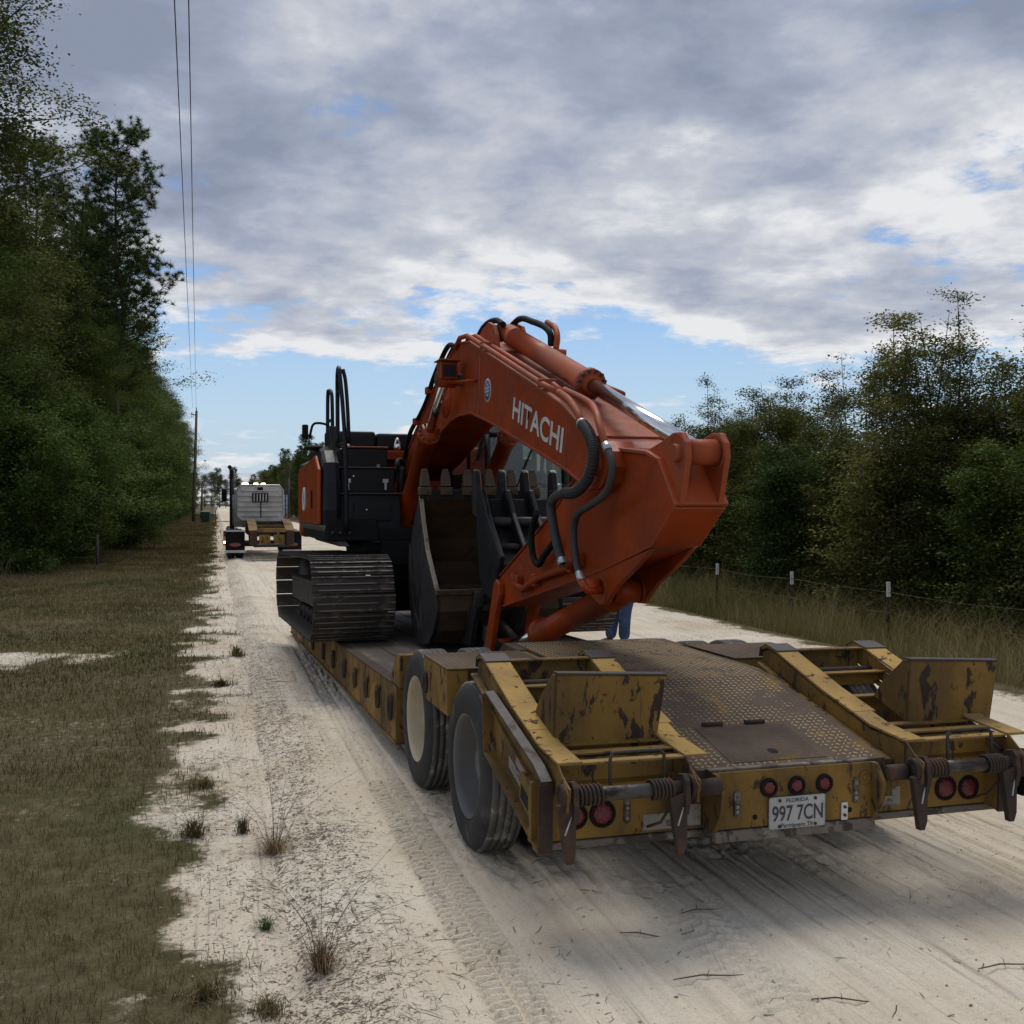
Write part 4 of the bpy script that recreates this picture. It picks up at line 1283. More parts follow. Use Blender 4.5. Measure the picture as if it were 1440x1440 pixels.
# ---- side skirts behind the rear wheels
for s0, sg in ((0.0, 1), (2.60, -1)):
    b = MB()
    b.prism([(.93, .955), (.90, .655), (0.10, .40), (0.0, .40), (0.0, .705), (.10, .755)], s0 + sg * .055, s0 + sg * .067)
    sk_ = b.build('side_skirt', yellow, TR, 0.002)
    b = MB()
    b.strip([(0.0, .388), (.90, .643)], s0, s0 + sg * .07, .012); b.build('lower_flange', yellow, sk_, 0.002)
    b = MB()
    b.strip([(0.0, .708), (.11, .758), (.94, .957)], s0 + sg * .012, s0 + sg * .066, .012); b.build('upper_flange', dark_steel, sk_, 0.002)
    b = MB(); b.prism([(.90, .648), (.935, .955), (.947, .955), (.912, .648)], s0 - sg * .0, s0 + sg * .07); b.build('front_flange', yellow, sk_, 0.002)
    b = MB(); b.box((s0 + (0.0 if sg > 0 else -.07), -.004, .392), (s0 + (.07 if sg > 0 else 0.0), .008, .704)); b.build('end_plate', rusty, sk_, 0.002)
    for u0, u1, q in ((.62, .38, 0.0), (.50, .28, .075), (.16, .06, -.01)):
        h0, h1 = .66 + (u0 - .6) * .28 + q, .66 + (u1 - .6) * .28 + q
        b = MB(); b.prism([(u0, h0 - .03), (u1, h1 - .03), (u1, h1 + .03), (u0, h0 + .03)], s0 + sg * .052, s0 + sg * .054)
        b.build('reflective_tape', tape_white, sk_)
    b = MB(); b.prism([(.30, .565), (.13, .51), (.13, .64), (.28, .70)], s0 + sg * .004, s0 + sg * .054); b.build('lamp_guard', yellow, sk_, 0.006)
    b = MB(); b.prism([(.27, .58), (.135, .535), (.135, .60), (.26, .645)], s0 + sg * .002, s0 + sg * .003); b.build('guard_opening', black_matt, sk_)


# ---- folding ramps lying on the tail
def ramp(ds, flap_s, lab):
    top = [(-.155, .735), (.02, .80), (.25, .815), (.70, .925), (1.22, 1.085)]
    web = [(-.165, .72), (-.155, .66), (-.12, .615), (.02, .645), (.35, .705), (1.33, 1.005), (1.34, 1.06), (1.27, 1.085), (1.18, 1.068), (.70, .915), (.25, .80), (.02, .79)]
    b = MB()
    S1, S2 = ds + .085, ds + .715
    for s0 in (S1, S2):
        b.prism(web, s0, s0 + .012)
        b.strip([(.02, .645), (.35, .705), (1.33, 1.003)], s0 - .045, s0 - .0005, -.012)
    r_ = b.build('loading_ramp', yellow, TR, 0.003, lab)
    for s0 in (S1, S2):
        b = MB()
        b.strip([(-.03, .792), (.25, .8155), (.40, .853)], s0 - .004, s0 + .115, .013)
        b.strip([(.4005, .8535), (.70, .927), (1.20, 1.083), (1.29, 1.098), (1.345, 1.075)], s0 - .004, s0 + .14, .013)
        b.build('top_flange', yellow_top, r_, 0.002)
        b = MB(); b.strip([(1.16, 1.0865), (1.29, 1.1128), (1.36, 1.082), (1.368, 1.03)], s0 - .006, s0 + .146, .006); b.build('worn_toe', dark_steel, r_, 0.002)
        # bent end cheek round the hinge
        b = MB(); b.prism([(-.03, .80), (-.045, .80), (-.175, .70), (-.17, .62), (-.12, .60), (-.03, .63)], s0 - .010, s0 + .0); b.build('hinge_cheek', yellow_scarred, r_, 0.003)
        b = MB(); b.torus((s0 - .012, -.105, .675), (1, 0, 0), .048, .014, 18, 8); b.build('hinge_eye', rusty, r_)
    # cross members
    for u0, h0, h1, th_, mm in ((1.24, .935, 1.078, .012, yellow_scarred), (1.02, .89, .965, .014, yellow), (.70, .79, .885, .014, yellow), (.305, .70, .806, .014, yellow), (.155, .685, .80, .012, yellow)):
        b = MB(); b.box((S1 + .014, u0, h0), (S2 - .002, u0 + th_, h1)); b.box((S1 + .014, u0 - .055, h1 + .0005), (S2 - .002, u0 + th_, h1 + .011))
        b.build('crossbar', mm, r_, 0.002)
    b = MB(); b.cyl((S1 + .014, 1.12, .965), (S2 - .002, 1.12, .965), .022, n=12); b.build('cross_tube', rusty, r_)
    b = MB(); b.box((S1 + .014, .10, .66), (S2 - .002, .112, .79)); b.build('back_plate', yellow_scarred, r_, 0.002)
    b = MB(); b.box((S1 + .014, -.02, .786), (S2 - .002, .04, .797)); b.build('end_angle', yellow_top, r_, 0.002)
    # upturned foot flap
    F0 = flap_s
    b = MB()
    b.prism([(F0, .815), (F0 + .535, .800), (F0 + .585, 1.12), (F0 + .01, 1.145)], .300, .315, 1)
    fl = b.build('foot_flap', yellow_scarred, r_, 0.003)
    b = MB(); b.prism([(.316, .815), (.60, .905), (.52, 1.0), (.345, 1.145), (.316, 1.145)], F0 - .004, F0 + .012); b.build('flap_web', yellow_scarred, fl, 0.003)
    b = MB(); b.prism([(F0 + .008, 1.146), (F0 + .587, 1.121), (F0 + .587, 1.131), (F0 + .008, 1.157)], .294, .36, 1); b.build('flap_lip', dark_steel, fl, 0.002)
    # lifting loop
    L0 = ds + .33
    b = MB(); b.tube(spline([(L0, -.045, .66), (L0, -.04, .80), (L0 + .012, -.035, .83), (L0 + .03, -.03, .838), (L0 + .24, -.03, .838), (L0 + .258, -.035, .83), (L0 + .27, -.04, .80), (L0 + .27, -.045, .66)], 5), .0085, 8)
    b.build('lifting_loop', dark_steel, r_)
    # hinge shaft, coil springs and stop hooks
    b = MB(); b.cyl((ds + .07, -.105, .675), (ds + .74, -.105, .675), .033, n=18); b.build('hinge_shaft', polished, r_)
    for a0, a1, n_ in ((ds + .145, ds + .265, 6), (ds + .50, ds + .61, 6)):
        P = [(a0 + (a1 - a0) * k / (n_ * 14), -.105 + .043 * math.cos(2 * math.pi * k / 14), .675 + .043 * math.sin(2 * math.pi * k / 14)) for k in range(n_ * 14 + 1)]
        P += [(P[-1][0], -.10, .60), (P[-1][0] - .02, -.03, .50), (P[-1][0] - .045, .06, .455)] if a0 > ds + .3 else []
        b = MB(); b.tube(P, .0072, 6); b.build('coil_spring', rusty, r_)
    for s0 in (ds + .115, ds + .655):
        b = MB()
        b.prism([(s0 - .075, .645), (s0 + .012, .665), (s0 + .012, .43), (s0 - .003, .385), (s0 - .032, .385), (s0 - .045, .46)], -.15, -.115, 1)
        b.prism([(-.16, .72), (-.13, .745), (-.08, .735), (-.055, .69), (-.075, .62), (-.115, .56), (-.15, .56), (-.17, .63)], s0 - .006, s0 + .020)
        b.build('stop_hook', rusty, r_, 0.003)
        b = MB(); b.cyl((s0 - .015, -.16, .60), (s0 - .055, -.19, .53), .004, n=6); b.build('latch_pin', alu, r_)
    return r_


ramp(0.0, 0.185, 'left folding ramp with its flap standing up over the rear wheel')
ramp(1.845, 2.205, 'right folding ramp with flap leaning over the far edge')
for s0, s1 in ((0.755, 0.872), (1.79, 1.905)):
    b = MB(); b.cyl((s0, -.06, .655), (s1, -.06, .655), .040, n=18); b.build('shaft_sleeve', rusty, TR)
b = MB(); b.prism([(-.15, .70), (-.09, .735), (.02, .72), (.03, .58), (-.03, .49), (-.09, .49), (-.16, .60)], 2.60, 2.622); b.cyl((2.6225, -.06, .52), (2.68, -.06, .52), .018, n=10)
b.build('outer_hook', black_matt, TR, 0.004)

# ---- well deck between the axles and the gooseneck
U0, U1 = 3.33, 11.6
for s0, sg in ((0.0, 1), (2.60, -1)):
    b = MB(); a0, a1 = s0 + sg * .012, s0 + sg * .03
    b.prism([(U0, .17), (U0, .59), (U1, deck_h(U1) - .005), (U1, .05)], min(a0, a1), max(a0, a1))
    sr = b.build('side_rail', yellow_scarred, TR, 0.004)
    b = MB(); b.strip([(U0, .17), (U1, .05)], min(s0, s0 + sg * .09), max(s0, s0 + sg * .09), -.016); b.build('bottom_flange', yellow, sr, 0.002)
    b = MB(); b.strip([(U0, .5915), (U1, deck_h(U1) - .0035)], min(s0, s0 + sg * .09), max(s0, s0 + sg * .09), .012); b.build('top_flange', rusty, sr, 0.002)
    b = MB(); b.box((min(s0, s0 + sg * .30), U0 - .014, .165), (max(s0, s0 + sg * .30), U0 - .001, .59)); b.build('end_plate', yellow, sr, 0.003)
    b = MB(); b.prism([(3.58, deck_h(3.58) + .013), (3.40, .80), (3.30, .845), (3.20, .845), (3.20, .60), (3.31, .60)], min(s0 + sg * .004, s0 + sg * .30), max(s0 + sg * .004, s0 + sg * .30)); b.build('chevron_bracket', yellow_scarred, sr, 0.006)
    for k, u in enumerate((3.50, 4.05, 4.62, 5.25, 5.95, 6.75, 7.6, 8.6)):
        hc = .50 - .030 * (u - 3.5) - .09
        b = MB(); b.torus((s0 - sg * .012, u, hc), (1, 0, 0), .085 if k else .095, .014, 22, 8, (1, .58)); b.build('lashing_ring', rusty, sr)
        if k:
            b = MB(); b.box((min(s0 + sg * .008, s0 - sg * .022), u - .035, hc + .05), (max(s0 + sg * .008, s0 - sg * .022), u + .035, hc + .085)); b.build('ring_clip', yellow_scarred, sr, 0.003)
for k in range(9):
    a0 = .095 + k * .268; a1 = a0 + .258
    dz = random.uniform(-.004, .004)
    b = MB(); b.prism([(U0, deck_h(U0) - .04 + dz), (U1, deck_h(U1) - .04 + dz), (U1, deck_h(U1) + dz), (U0, deck_h(U0) + dz)], a0, a1)
    b.build('deck_plank', wood, TR, 0.004)
b = MB()
for u in np.arange(3.9, 11.4, 1.2):
    b.box((.04, u, .20 - .012 * (u - 3.5)), (2.56, u + .1, deck_h(u) - .06))
b.build('cross_member', dark_steel, TR)
b = MB(); b.prism([(U1, .06), (U1, deck_h(U1)), (U1 + .5, .62), (U1 + .62, .62), (U1 + .62, .10)], .35, 2.25); b.build('nose_frame', yellow, TR, 0.01)
b = MB(); b.box((.35, 3.36, deck_h(3.4) + .006), (.95, 4.4, deck_h(4.4) + .02)); b.box((1.75, 3.36, deck_h(3.4) + .006), (2.3, 4.2, deck_h(4.2) + .02))
b.build('deck_mat', deck_steel, TR)


# ================================================================ the excavator
EX = rig_root('excavator', 1.36, 8.40, deck_h(8.4))
tag(EX, 'orange and black crawler excavator with its boom and arm folded on the low loader', 'excavator')
S0_, S1_ = 1.05, 1.54                        # boom cheeks
SC_ = 1.30

# ---- tracks
PIT = -0.028


def track(sa, sb):
    w_ = sb - sa; cm = (sa + sb) / 2
    c0, c1, r = 6.64, 10.22, 0.415
    h0 = deck_h(c0) + r + .045; h1 = deck_h(c1) + r + .045
    # closed path of the shoe plates, clockwise seen from the left
    path = []
    n_a = 40
    for k in range(n_a + 1):
        a_ = math.pi / 2 + math.pi * k / n_a
        path.append((c0 + r * math.cos(a_), h0 + r * math.sin(a_)))
    for k in range(n_a + 1):
        a_ = -math.pi / 2 + math.pi * k / n_a
        path.append((c1 + r * math.cos(a_), h1 + r * math.sin(a_)))
    path.append(path[0])
    L = [0.0]
    for p, q in zip(path, path[1:]):
        L.append(L[-1] + math.dist(p, q))
    n_s = 51
    # one shoe: plate with three grouser bars, outer side up (+z), travel along y
    ph = L[-1] / n_s / 2 - .003
    prof = [(-ph, 0), (ph, 0), (ph, .012), (.082, .013), (.080, .034), (.068, .034), (.066, .013), (.010, .013), (.008, .030), (-.004, .030), (-.006, .013), (-.058, .013), (-.060, .030), (-.072, .030), (-.074, .013), (-ph, .012)]
    prof = [(max(-ph, min(ph, a_)), z_) for a_, z_ in prof]
    m_ = MB(); m_.prism(prof, -w_ / 2, w_ / 2)
    for sx in (-.09, .09):
        for sy in (-.034, .040):
            m_.cyl((sx, sy, .013), (sx, sy, .024), .011, n=6)
    sm_ = m_.mesh('track_shoe', track_mat)
    sm_.materials.append(track_edge)
    for p in sm_.polygons:                   # the bar tips are rubbed bright
        if p.normal.z > .9 and p.center.z > .0285:
            p.material_index = 1
    for k in range(n_s):
        t_ = (k + .5) / n_s * L[-1]
        i = max(j for j in range(len(L)) if L[j] <= t_)
        i = min(i, len(path) - 2)
        f = (t_ - L[i]) / max(L[i + 1] - L[i], 1e-6)
        p, q = path[i], path[i + 1]
        y_, z_ = p[0] + (q[0] - p[0]) * f, p[1] + (q[1] - p[1]) * f
        # smooth tangent
        tt = math.atan2(q[1] - p[1], q[0] - p[0])
        o = bpy.data.objects.new('track_shoe', sm_); COL.objects.link(o); o.parent = EX
        of = EX['off']
        o.location = (cm - of[0] + random.uniform(-.004, .004), y_ - of[1], z_ - of[2])
        o.rotation_euler = (tt + math.pi, 0, 0)
    # frame, idler, sprocket, rollers
    a0, a1 = sa + .16, sb - .16
    ya = lambda h: h
    b = MB(); b.prism([(c0 + .25, h0 - .16), (c1 - .2, h1 - .16), (c1 - .2, h1 + .13), (c0 + .55, h0 + .13), (c0 + .25, h0 + .05)], a0, a1)
    b.build('track_frame', dark_steel, EX, 0.02)
    b = MB(); b.lathe([(0, .10), (0, .34), (.03, .375), (.10, .375), (.10, .40), (.18, .40), (.18, .375), (.25, .375), (.28, .34), (.28, .10)], (cm - .14, c0, h0), (1, 0, 0), 32); b.build('idler_wheel', dark_steel, EX)
    b = MB(); b.lathe([(0, .10), (0, .30), (.06, .39), (.20, .39), (.26, .30), (.26, .10)], (cm - .13, c1, h1), (1, 0, 0), 32); b.build('drive_sprocket', dark_steel, EX)
    for k in range(7):
        u = c0 + .55 + k * .43
        b = MB(); b.lathe([(0, .04), (0, .09), (.08, .09), (.08, .07), (.30, .07), (.30, .09), (.38, .09), (.38, .04)], (cm - .19, u, deck_h(u) + .14), (1, 0, 0), 16); b.build('track_roller', dark_steel, EX)
    # link chain inside the shoes
    b = MB()
    for sx in (cm - .085, cm + .06):
        inner = [(p[0], p[1]) for p in path[:-1]]
        cy = (c0 + c1) / 2; cz = (h0 + h1) / 2
        V = []; n = len(inner)
        for p in inner:
            for q in ((sx, 1.0), (sx + .025, 1.0), (sx + .025, .80), (sx, .80)):
                yy = (c0 if p[0] < c0 + .01 else c1)
                cc = (max(c0, min(c1, p[0])), h0 + (h1 - h0) * (max(c0, min(c1, p[0])) - c0) / (c1 - c0))
                V.append((q[0], cc[0] + (p[0] - cc[0]) * q[1], cc[1] + (p[1] - cc[1]) * q[1]))
        F = [(i * 4 + k, i * 4 + (k + 1) % 4, ((i + 1) % n) * 4 + (k + 1) % 4, ((i + 1) % n) * 4 + k) for i in range(n) for k in range(4)]
        b.add(V, F)
    b.build('track_chain', dark_steel, EX)


track(-0.28, 0.56)
track(2.20, 3.04)
b = MB(); b.box((.42, 7.55, .72), (2.34, 9.3, 1.02)); b.box((.42, 7.35, .62), (.70, 9.5, 1.06)); b.box((2.05, 7.35, .62), (2.34, 9.5, 1.06)); b.cyl((1.36, 8.4, 1.0), (1.36, 8.4, 1.46), .68, n=36)
b.build('undercarriage', black_matt, EX, 0.02)

# ---- upper structure
b = MB()
b.prism([(6.98, 1.56), (9.2, 1.56), (9.2, 1.70), (6.98, 1.70)], -.06, 2.80); b.box((.3, 9.2005, 1.56), (2.4, 10.5, 1.70))
b.box((0.55, 6.9, 1.30), (2.3, 9.6, 1.56)); b.box((.35, 7.05, 1.44), (.80, 8.5, 1.557))
b.build('swing_platform', black_matt, EX, 0.01)
# right hand orange side door, seen edge on
b = MB()
b.prism([(7.05, 1.74), (9.10, 1.74), (9.12, 2.33), (9.0, 2.40), (7.35, 2.50), (7.05, 2.34)], -.13, -.09)
dr = b.build('side_door', orange, EX, 0.015)
b = MB(); b.torus((-.135, 8.35, 2.02), (1, 0, 0), .10, .016, 20, 6, (1.3, 1)); b.build('round_decal', white_print, dr)
b = MB(); b.box((-.145, 7.55, 1.92), (-.132, 7.58, 2.12)); b.build('door_handle', black_matt, dr)
b = MB(); b.prism([(-.13, 1.735), (.02, 1.735), (.22, 1.50), (.10, 1.50)], 7.0, 9.12, 1)
b.build('lower_skirt', rim_grey, EX, 0.01)
b = MB(); b.prism([(-.115, 2.45), (.18, 2.60), (.18, 1.72), (-.085, 1.72)], 7.30, 9.1, 1); b.build('tank_housing', black_paint, EX, 0.03)
b = MB()
P = []
for k in range(17):
    a_ = math.pi * k / 16
    P.append((1.36 - 1.46 * math.cos(a_), 9.16 + 1.9 * math.sin(a_) ** 1.0))
b.prism(P, 1.54, 2.36, 2); b.build('counterweight', orange, EX, 0.06)
b = MB(); b.prism([(8.75, 1.71), (10.2, 1.71), (10.2, 2.56), (9.9, 2.66), (8.75, 2.70)], .36, 2.36); b.build('engine_hood', orange, EX, 0.05)
for s0, s1, hh_ in ((.15, .72, 2.85), (.735, 1.30, 2.83)):
    b = MB(); b.box((s0, 8.28, 2.62), (s1, 8.72, hh_)); b.build('hood_cover', black_paint, EX, 0.035)
for s0 in (.36, .98):
    b = MB(); b.tube(spline([(s0 - .035, 8.26, 2.63), (s0 - .02, 8.25, 2.72), (s0, 8.25, 2.76), (s0 + .02, 8.25, 2.72), (s0 + .035, 8.26, 2.63)], 4), .016, 8); b.ball((s0, 8.24, 2.66), .045, 12, (1, .5, 1)); b.build('hood_hook', chrome, EX)
b = MB(); b.box((.20, 8.20, 2.50), (1.08, 8.70, 2.615)); b.build('hood_shelf', orange, EX, 0.01)
# stepped tool boxes on the right front corner
bx = MB(); bx.prism([(7.02, 1.60), (8.2, 1.60), (8.2, 2.07), (7.06, 2.07)], .12, .78)
tb = bx.build('tool_box', black_paint, EX, 0.012)
b = MB(); b.box((.26, 7.012, 1.78), (.66, 7.03, 1.98)); b.build('box_lid', black_paint, tb, 0.006)
b = MB(); b.ball((.40, 7.02, 1.90), .014, 10); b.build('box_lock', chrome, tb)
b = MB()
for k in range(4):
    b.box((.56, 7.018, 1.86 + .024 * k), (.66, 7.035, 1.872 + .024 * k))
b.build('vent_slat', black_matt, tb)
b = MB(); b.box((.11, 7.00, 2.072), (.79, 7.20, 2.085)); b.build('tread_plate', dark_steel, tb, 0.003)
bx = MB(); bx.box((.14, 7.20, 2.088), (.74, 8.2, 2.36)); st = bx.build('step_box', black_paint, EX, 0.012)
for s0 in (.22, .64):
    b = MB(); b.box((s0 - .032, 7.186, 2.20), (s0 + .032, 7.199, 2.245)); b.box((s0 - .012, 7.18, 2.12), (s0 + .012, 7.198, 2.20)); b.build('latch', alu, st, 0.003)
b = MB(); b.ball((.28, 7.19, 2.27), .017, 10); b.build('box_lock', chrome, st)
b = MB(); b.box((.12, 7.18, 2.362), (.76, 7.44, 2.375)); b.build('tread_plate', dark_steel, st, 0.003)
bx = MB(); bx.box((.14, 7.45, 2.378), (.71, 8.2, 2.60)); bx.build('step_box', black_paint, EX, 0.012)
b = MB(); b.box((.13, 7.43, 2.601), (.72, 8.2, 2.618)); b.build('step_trim', orange, EX, 0.004)
b = MB(); b.cyl((.60, 7.44, 2.40), (.60, 7.42, 2.40), .02, n=12); b.build('filler_cap', chrome, EX)
b = MB(); b.tube(spline([(.74, 7.5, 2.08), (.80, 7.4, 2.36), (.84, 7.5, 2.46), (.92, 7.6, 2.42), (.93, 7.7, 2.0)], 6), .03, 10); b.tube(spline([(.80, 7.5, 1.7), (.83, 7.35, 2.1), (.88, 7.5, 2.38)], 6), .035, 10); b.build('intake_hose', black_matt, EX)
# rounded shroud left of the boxes
b = MB()
P = [(7.00, 1.66), (6.98, 1.9), (7.0, 2.2), (7.08, 2.42), (7.28, 2.56), (7.6, 2.62), (8.3, 2.62), (8.3, 1.66)]
b.prism(P, -.08, .115); b.build('corner_shroud', black_paint, EX, 0.05)
b = MB(); b.prism([(6.95, 1.56), (7.3, 1.56), (7.3, 1.80), (6.99, 1.80)], -.05, .52); b.build('front_bracket', black_matt, EX, 0.02)
for s0 in (.02, .10, .20):
    b = MB(); b.ball((s0, 6.945, 1.65), .02, 10); b.build('bracket_bolt', dark_steel, EX)
for k in range(5):
    s0 = .78 + .0
    b = MB(); b.box((.45 + .12 * k, 6.98, 1.545), (.54 + .12 * k, 7.05, 1.56)); b.build('weld_tab', dark_steel, EX)
# handrails
rl_ = MB()
rl_.tube(spline([(.165, 6.93, 1.66), (.160, 6.93, 2.4), (.13, 6.95, 3.0), (.10, 6.97, 3.36), (.10, 7.03, 3.44), (.105, 7.12, 3.45), (.11, 7.22, 3.38), (.12, 7.30, 3.2), (.125, 7.32, 2.6)], 6), .024, 10)
rl_.tube([(.118, 6.96, 3.20), (.118, 7.31, 3.20)], .018, 8); rl_.tube([(.15, 6.94, 2.62), (.13, 7.32, 2.62)], .018, 8)
rl_.tube(spline([(.20, 6.98, 2.62), (.185, 6.98, 3.0), (.165, 7.0, 3.30), (.14, 7.02, 3.43)], 5), .022, 10)
rl_.build('handrail', black_paint, EX)
rl_ = MB()
rl_.tube(spline([(.10, 7.55, 2.55), (.095, 7.55, 3.1), (.09, 7.60, 3.24), (.085, 7.72, 3.26), (.08, 7.82, 3.2), (.08, 7.84, 2.55)], 6), .022, 10)
rl_.tube([(.09, 7.56, 2.92), (.085, 7.84, 2.92)], .018, 8)
rl_.build('handrail', black_paint, EX)
b = MB(); b.tube(spline([(.06, 7.55, 2.86), (-.05, 7.55, 2.88), (-.12, 7.55, 2.86), (-.15, 7.55, 2.76), (-.155, 7.55, 2.70)], 6), .014, 8)
mr = b.build('mirror_arm', black_matt, EX)
b = MB(); b.box((-.245, 7.52, 2.70), (-.175, 7.56, 2.86)); b.build('mirror', black_matt, mr, 0.015)
b = MB(); b.ball((-.10, 7.6, 2.60), .12, 16, (1.0, 1.0, .28)); b.build('round_mirror', black_matt, EX)
b = MB(); b.prism([(7.3, 2.5), (7.9, 2.5), (7.9, 2.78), (7.5, 2.85)], .05, .13); b.build('rail_panel', black_paint, EX, 0.01)

# ---- cab on the far side of the boom
CS0, CS1, CU0, CU1 = 1.74, 2.70, 6.98, 8.62
fr = MB()
pr = [(CU0, 1.71), (CU0 - .05, 2.2), (CU0 + .02, 2.75), (CU0 + .22, 3.20), (CU0 + .45, 3.30), (CU1, 3.30), (CU1, 1.71)]
for s0 in (CS0, CS1 - .05):
    for (p, q) in zip(pr, pr[1:]):
        fr.tube([(s0 + .025, p[0], p[1]), (s0 + .025, q[0], q[1])], .036, 8)
    fr.tube([(s0 + .025, 7.75, 1.75), (s0 + .025, 7.75, 3.28)], .035, 8)
for p in pr[:5]:
    if p[1] < 1.8 or p[1] > 2.7:
        fr.tube([(CS0 + .025, p[0], p[1]), (CS1 - .025, p[0], p[1])], .03, 8)
fr.box((CS0 + .01, CU0 + .42, 3.27), (CS1 - .01, CU1, 3.335))
fr.box((CS0 + .005, 7.8, 1.72), (CS0 + .03, CU1, 2.30)); fr.box((CS0 + .01, CU1 - .03, 1.72), (CS1 - .01, CU1, 2.45))
cabo = fr.build('cab_frame', black_paint, EX)
b = MB(); b.add([(CS0 + .05, p[0] - .002, p[1]) for p in pr[:5]] + [(CS1 - .05, p[0] - .002, p[1]) for p in pr[:5]], [(i, i + 1, i + 6, i + 5) for i in range(4)]); b.build('windscreen', cab_glass, cabo)
b = MB(); b.add([(CS0 + .012, CU0 + .0, 1.9), (CS0 + .012, 7.72, 1.9), (CS0 + .012, 7.72, 3.25), (CS0 + .012, CU0 + .3, 3.25), (CS0 + .012, CU0 + .05, 2.75)], [(0, 1, 2, 3, 4)]); b.add([(CS0 + .012, 7.79, 2.33), (CS0 + .012, CU1 - .05, 2.33), (CS0 + .012, CU1 - .05, 3.25), (CS0 + .012, 7.79, 3.25)], [(0, 1, 2, 3)]); b.build('side_window', cab_glass, cabo)
b = MB(); b.box((CS0 + .05, CU1 - .02, 2.48), (CS1 - .05, CU1 - .015, 3.24)); b.build('rear_window', cab_glass, cabo)
b = MB(); b.box((2.0, 7.75, 1.72), (2.45, 8.2, 2.15)); b.box((2.02, 8.1, 2.15), (2.43, 8.25, 2.85)); b.box((1.86, 7.5, 1.72), (1.98, 8.05, 2.32)); b.box((2.47, 7.5, 1.72), (2.59, 8.05, 2.32)); b.box((1.84, 7.08, 1.72), (2.6, 7.22, 2.16)); b.build('cab_seat', black_matt, cabo, 0.04)
for s0 in (1.92, 2.53):
    b = MB(); b.cyl((s0, 7.55, 2.32), (s0, 7.5, 2.5), .016, n=8); b.ball((s0, 7.49, 2.53), .035, 10); b.build('joystick', black_matt, cabo)
b = MB(); b.tube([(2.05, 6.93, 2.05), (2.30, 6.95, 2.62)], .012, 6); b.build('wiper', black_matt, cabo)
b = MB(); b.tube(spline([(2.68, 7.0, 2.4), (2.74, 6.9, 2.55), (2.72, 6.92, 2.75)], 5), .014, 8); b.box((2.66, 6.86, 2.66), (2.80, 6.90, 2.9)); b.build('cab_mirror', black_matt, EX, 0.01)

# ---- boom
TOPL = [(8.38, 2.47), (7.60, 2.755), (6.61, 3.20), (6.05, 3.41), (5.72, 3.495), (5.45, 3.525), (5.15, 3.49), (4.2, 3.19), (2.95, 2.79), (2.56, 2.655), (2.31, 2.54), (1.98, 2.40)]
BOTL = [(8.38, 2.25), (7.33, 2.425), (6.80, 2.56), (6.30, 2.70), (5.9, 2.785), (5.53, 2.82), (5.07, 2.81), (4.46, 2.685), (3.4, 2.425), (2.455, 2.19), (2.25, 2.12), (2.0, 2.05)]
tip = [(1.80, 2.37), (1.68, 2.30), (1.64, 2.20), (1.70, 2.10), (1.85, 2.04)]
b = MB(); b.prism(TOPL + tip + BOTL[::-1], S0_ + .012, S1_ - .012)
boom = b.build('boom', orange, EX, 0.006)
b = MB(); b.strip(TOPL, S0_, S1_, -.018); b.build('top_flange', orange_dust, boom, 0.004)
b = MB(); b.strip(BOTL, S0_ - .004, S1_ + .004, -.02); b.build('bottom_flange', orange, boom, 0.004)
for s0 in (S0_ - .012, S1_ - .012):
    b = MB()
    b.lathe([(0, .17), (0, .0)], (s0, 1.86, 2.235), (1, 0, 0), 28); b.lathe([(0, .17), (.024, .17), (.024, 0)], (s0, 1.86, 2.235), (1, 0, 0), 28); b.cyl((s0 - .02, 1.86, 2.235), (s0 + .044, 1.86, 2.235), .085, n=24)
    b.build('tip_boss', orange, boom, 0.003)
for u in (4.78, 2.50):
    i_ = lambda L, u: next(p[1] + (q[1] - p[1]) * (u - p[0]) / (q[0] - p[0]) for p, q in zip(L, L[1:]) if q[0] <= u <= p[0])
    b = MB(); b.tube([(S0_ + .012, u, i_(BOTL, u) + .03), (S0_ + .012, u - .02, i_(TOPL, u) - .03)], .006, 6); b.build('weld_seam', orange_dust, boom)
b = MB(); b.lathe([(0, .20), (.016, .20), (.016, .15), (.03, .15), (.03, 0)], (S0_ + .012, 6.05, 3.05), (-1, 0, 0), 28); b.build('cylinder_boss', orange, boom)
# maker's lettering and round badge on the visible cheek
ang = math.atan2(.335, 1.17)
xd = (0, -math.cos(ang), -math.sin(ang)); yd = (0, -math.sin(ang), math.cos(ang))
text_mesh('lettering', 'HITACHI', (S0_ + .012, 3.775, 2.665), xd, yd, 1.235, .185, white_print, boom, 0.022, 0.003)
for r_, mm, th in ((.104, white_print, .003), (.090, badge_blue, .0045)):
    b = MB(); b.lathe([(0, r_), (th, r_), (th, 0)], (S0_ + .012, 4.51, 2.975), (-1, 0, 0), 30)
    bd = b.build('badge' if mm is white_print else 'badge_field', mm, boom)
b = MB()
for z0, hw in ((.045, .035), (.018, .062), (-.012, .066), (-.045, .045)):
    for k in range(int(hw / .012) * 2):
        y0 = 4.51 - hw + k * .012
        if (k * 7 + int(z0 * 1000)) % 5:
            b.box((S0_ + .0055, y0, 2.975 + z0 - .008), (S0_ + .0072, y0 + .008, 2.975 + z0 + .010))
b.build('badge_print', white_print, boom)


def off_line(L, d):
    return [(p[0], p[1] + d) for p in L]


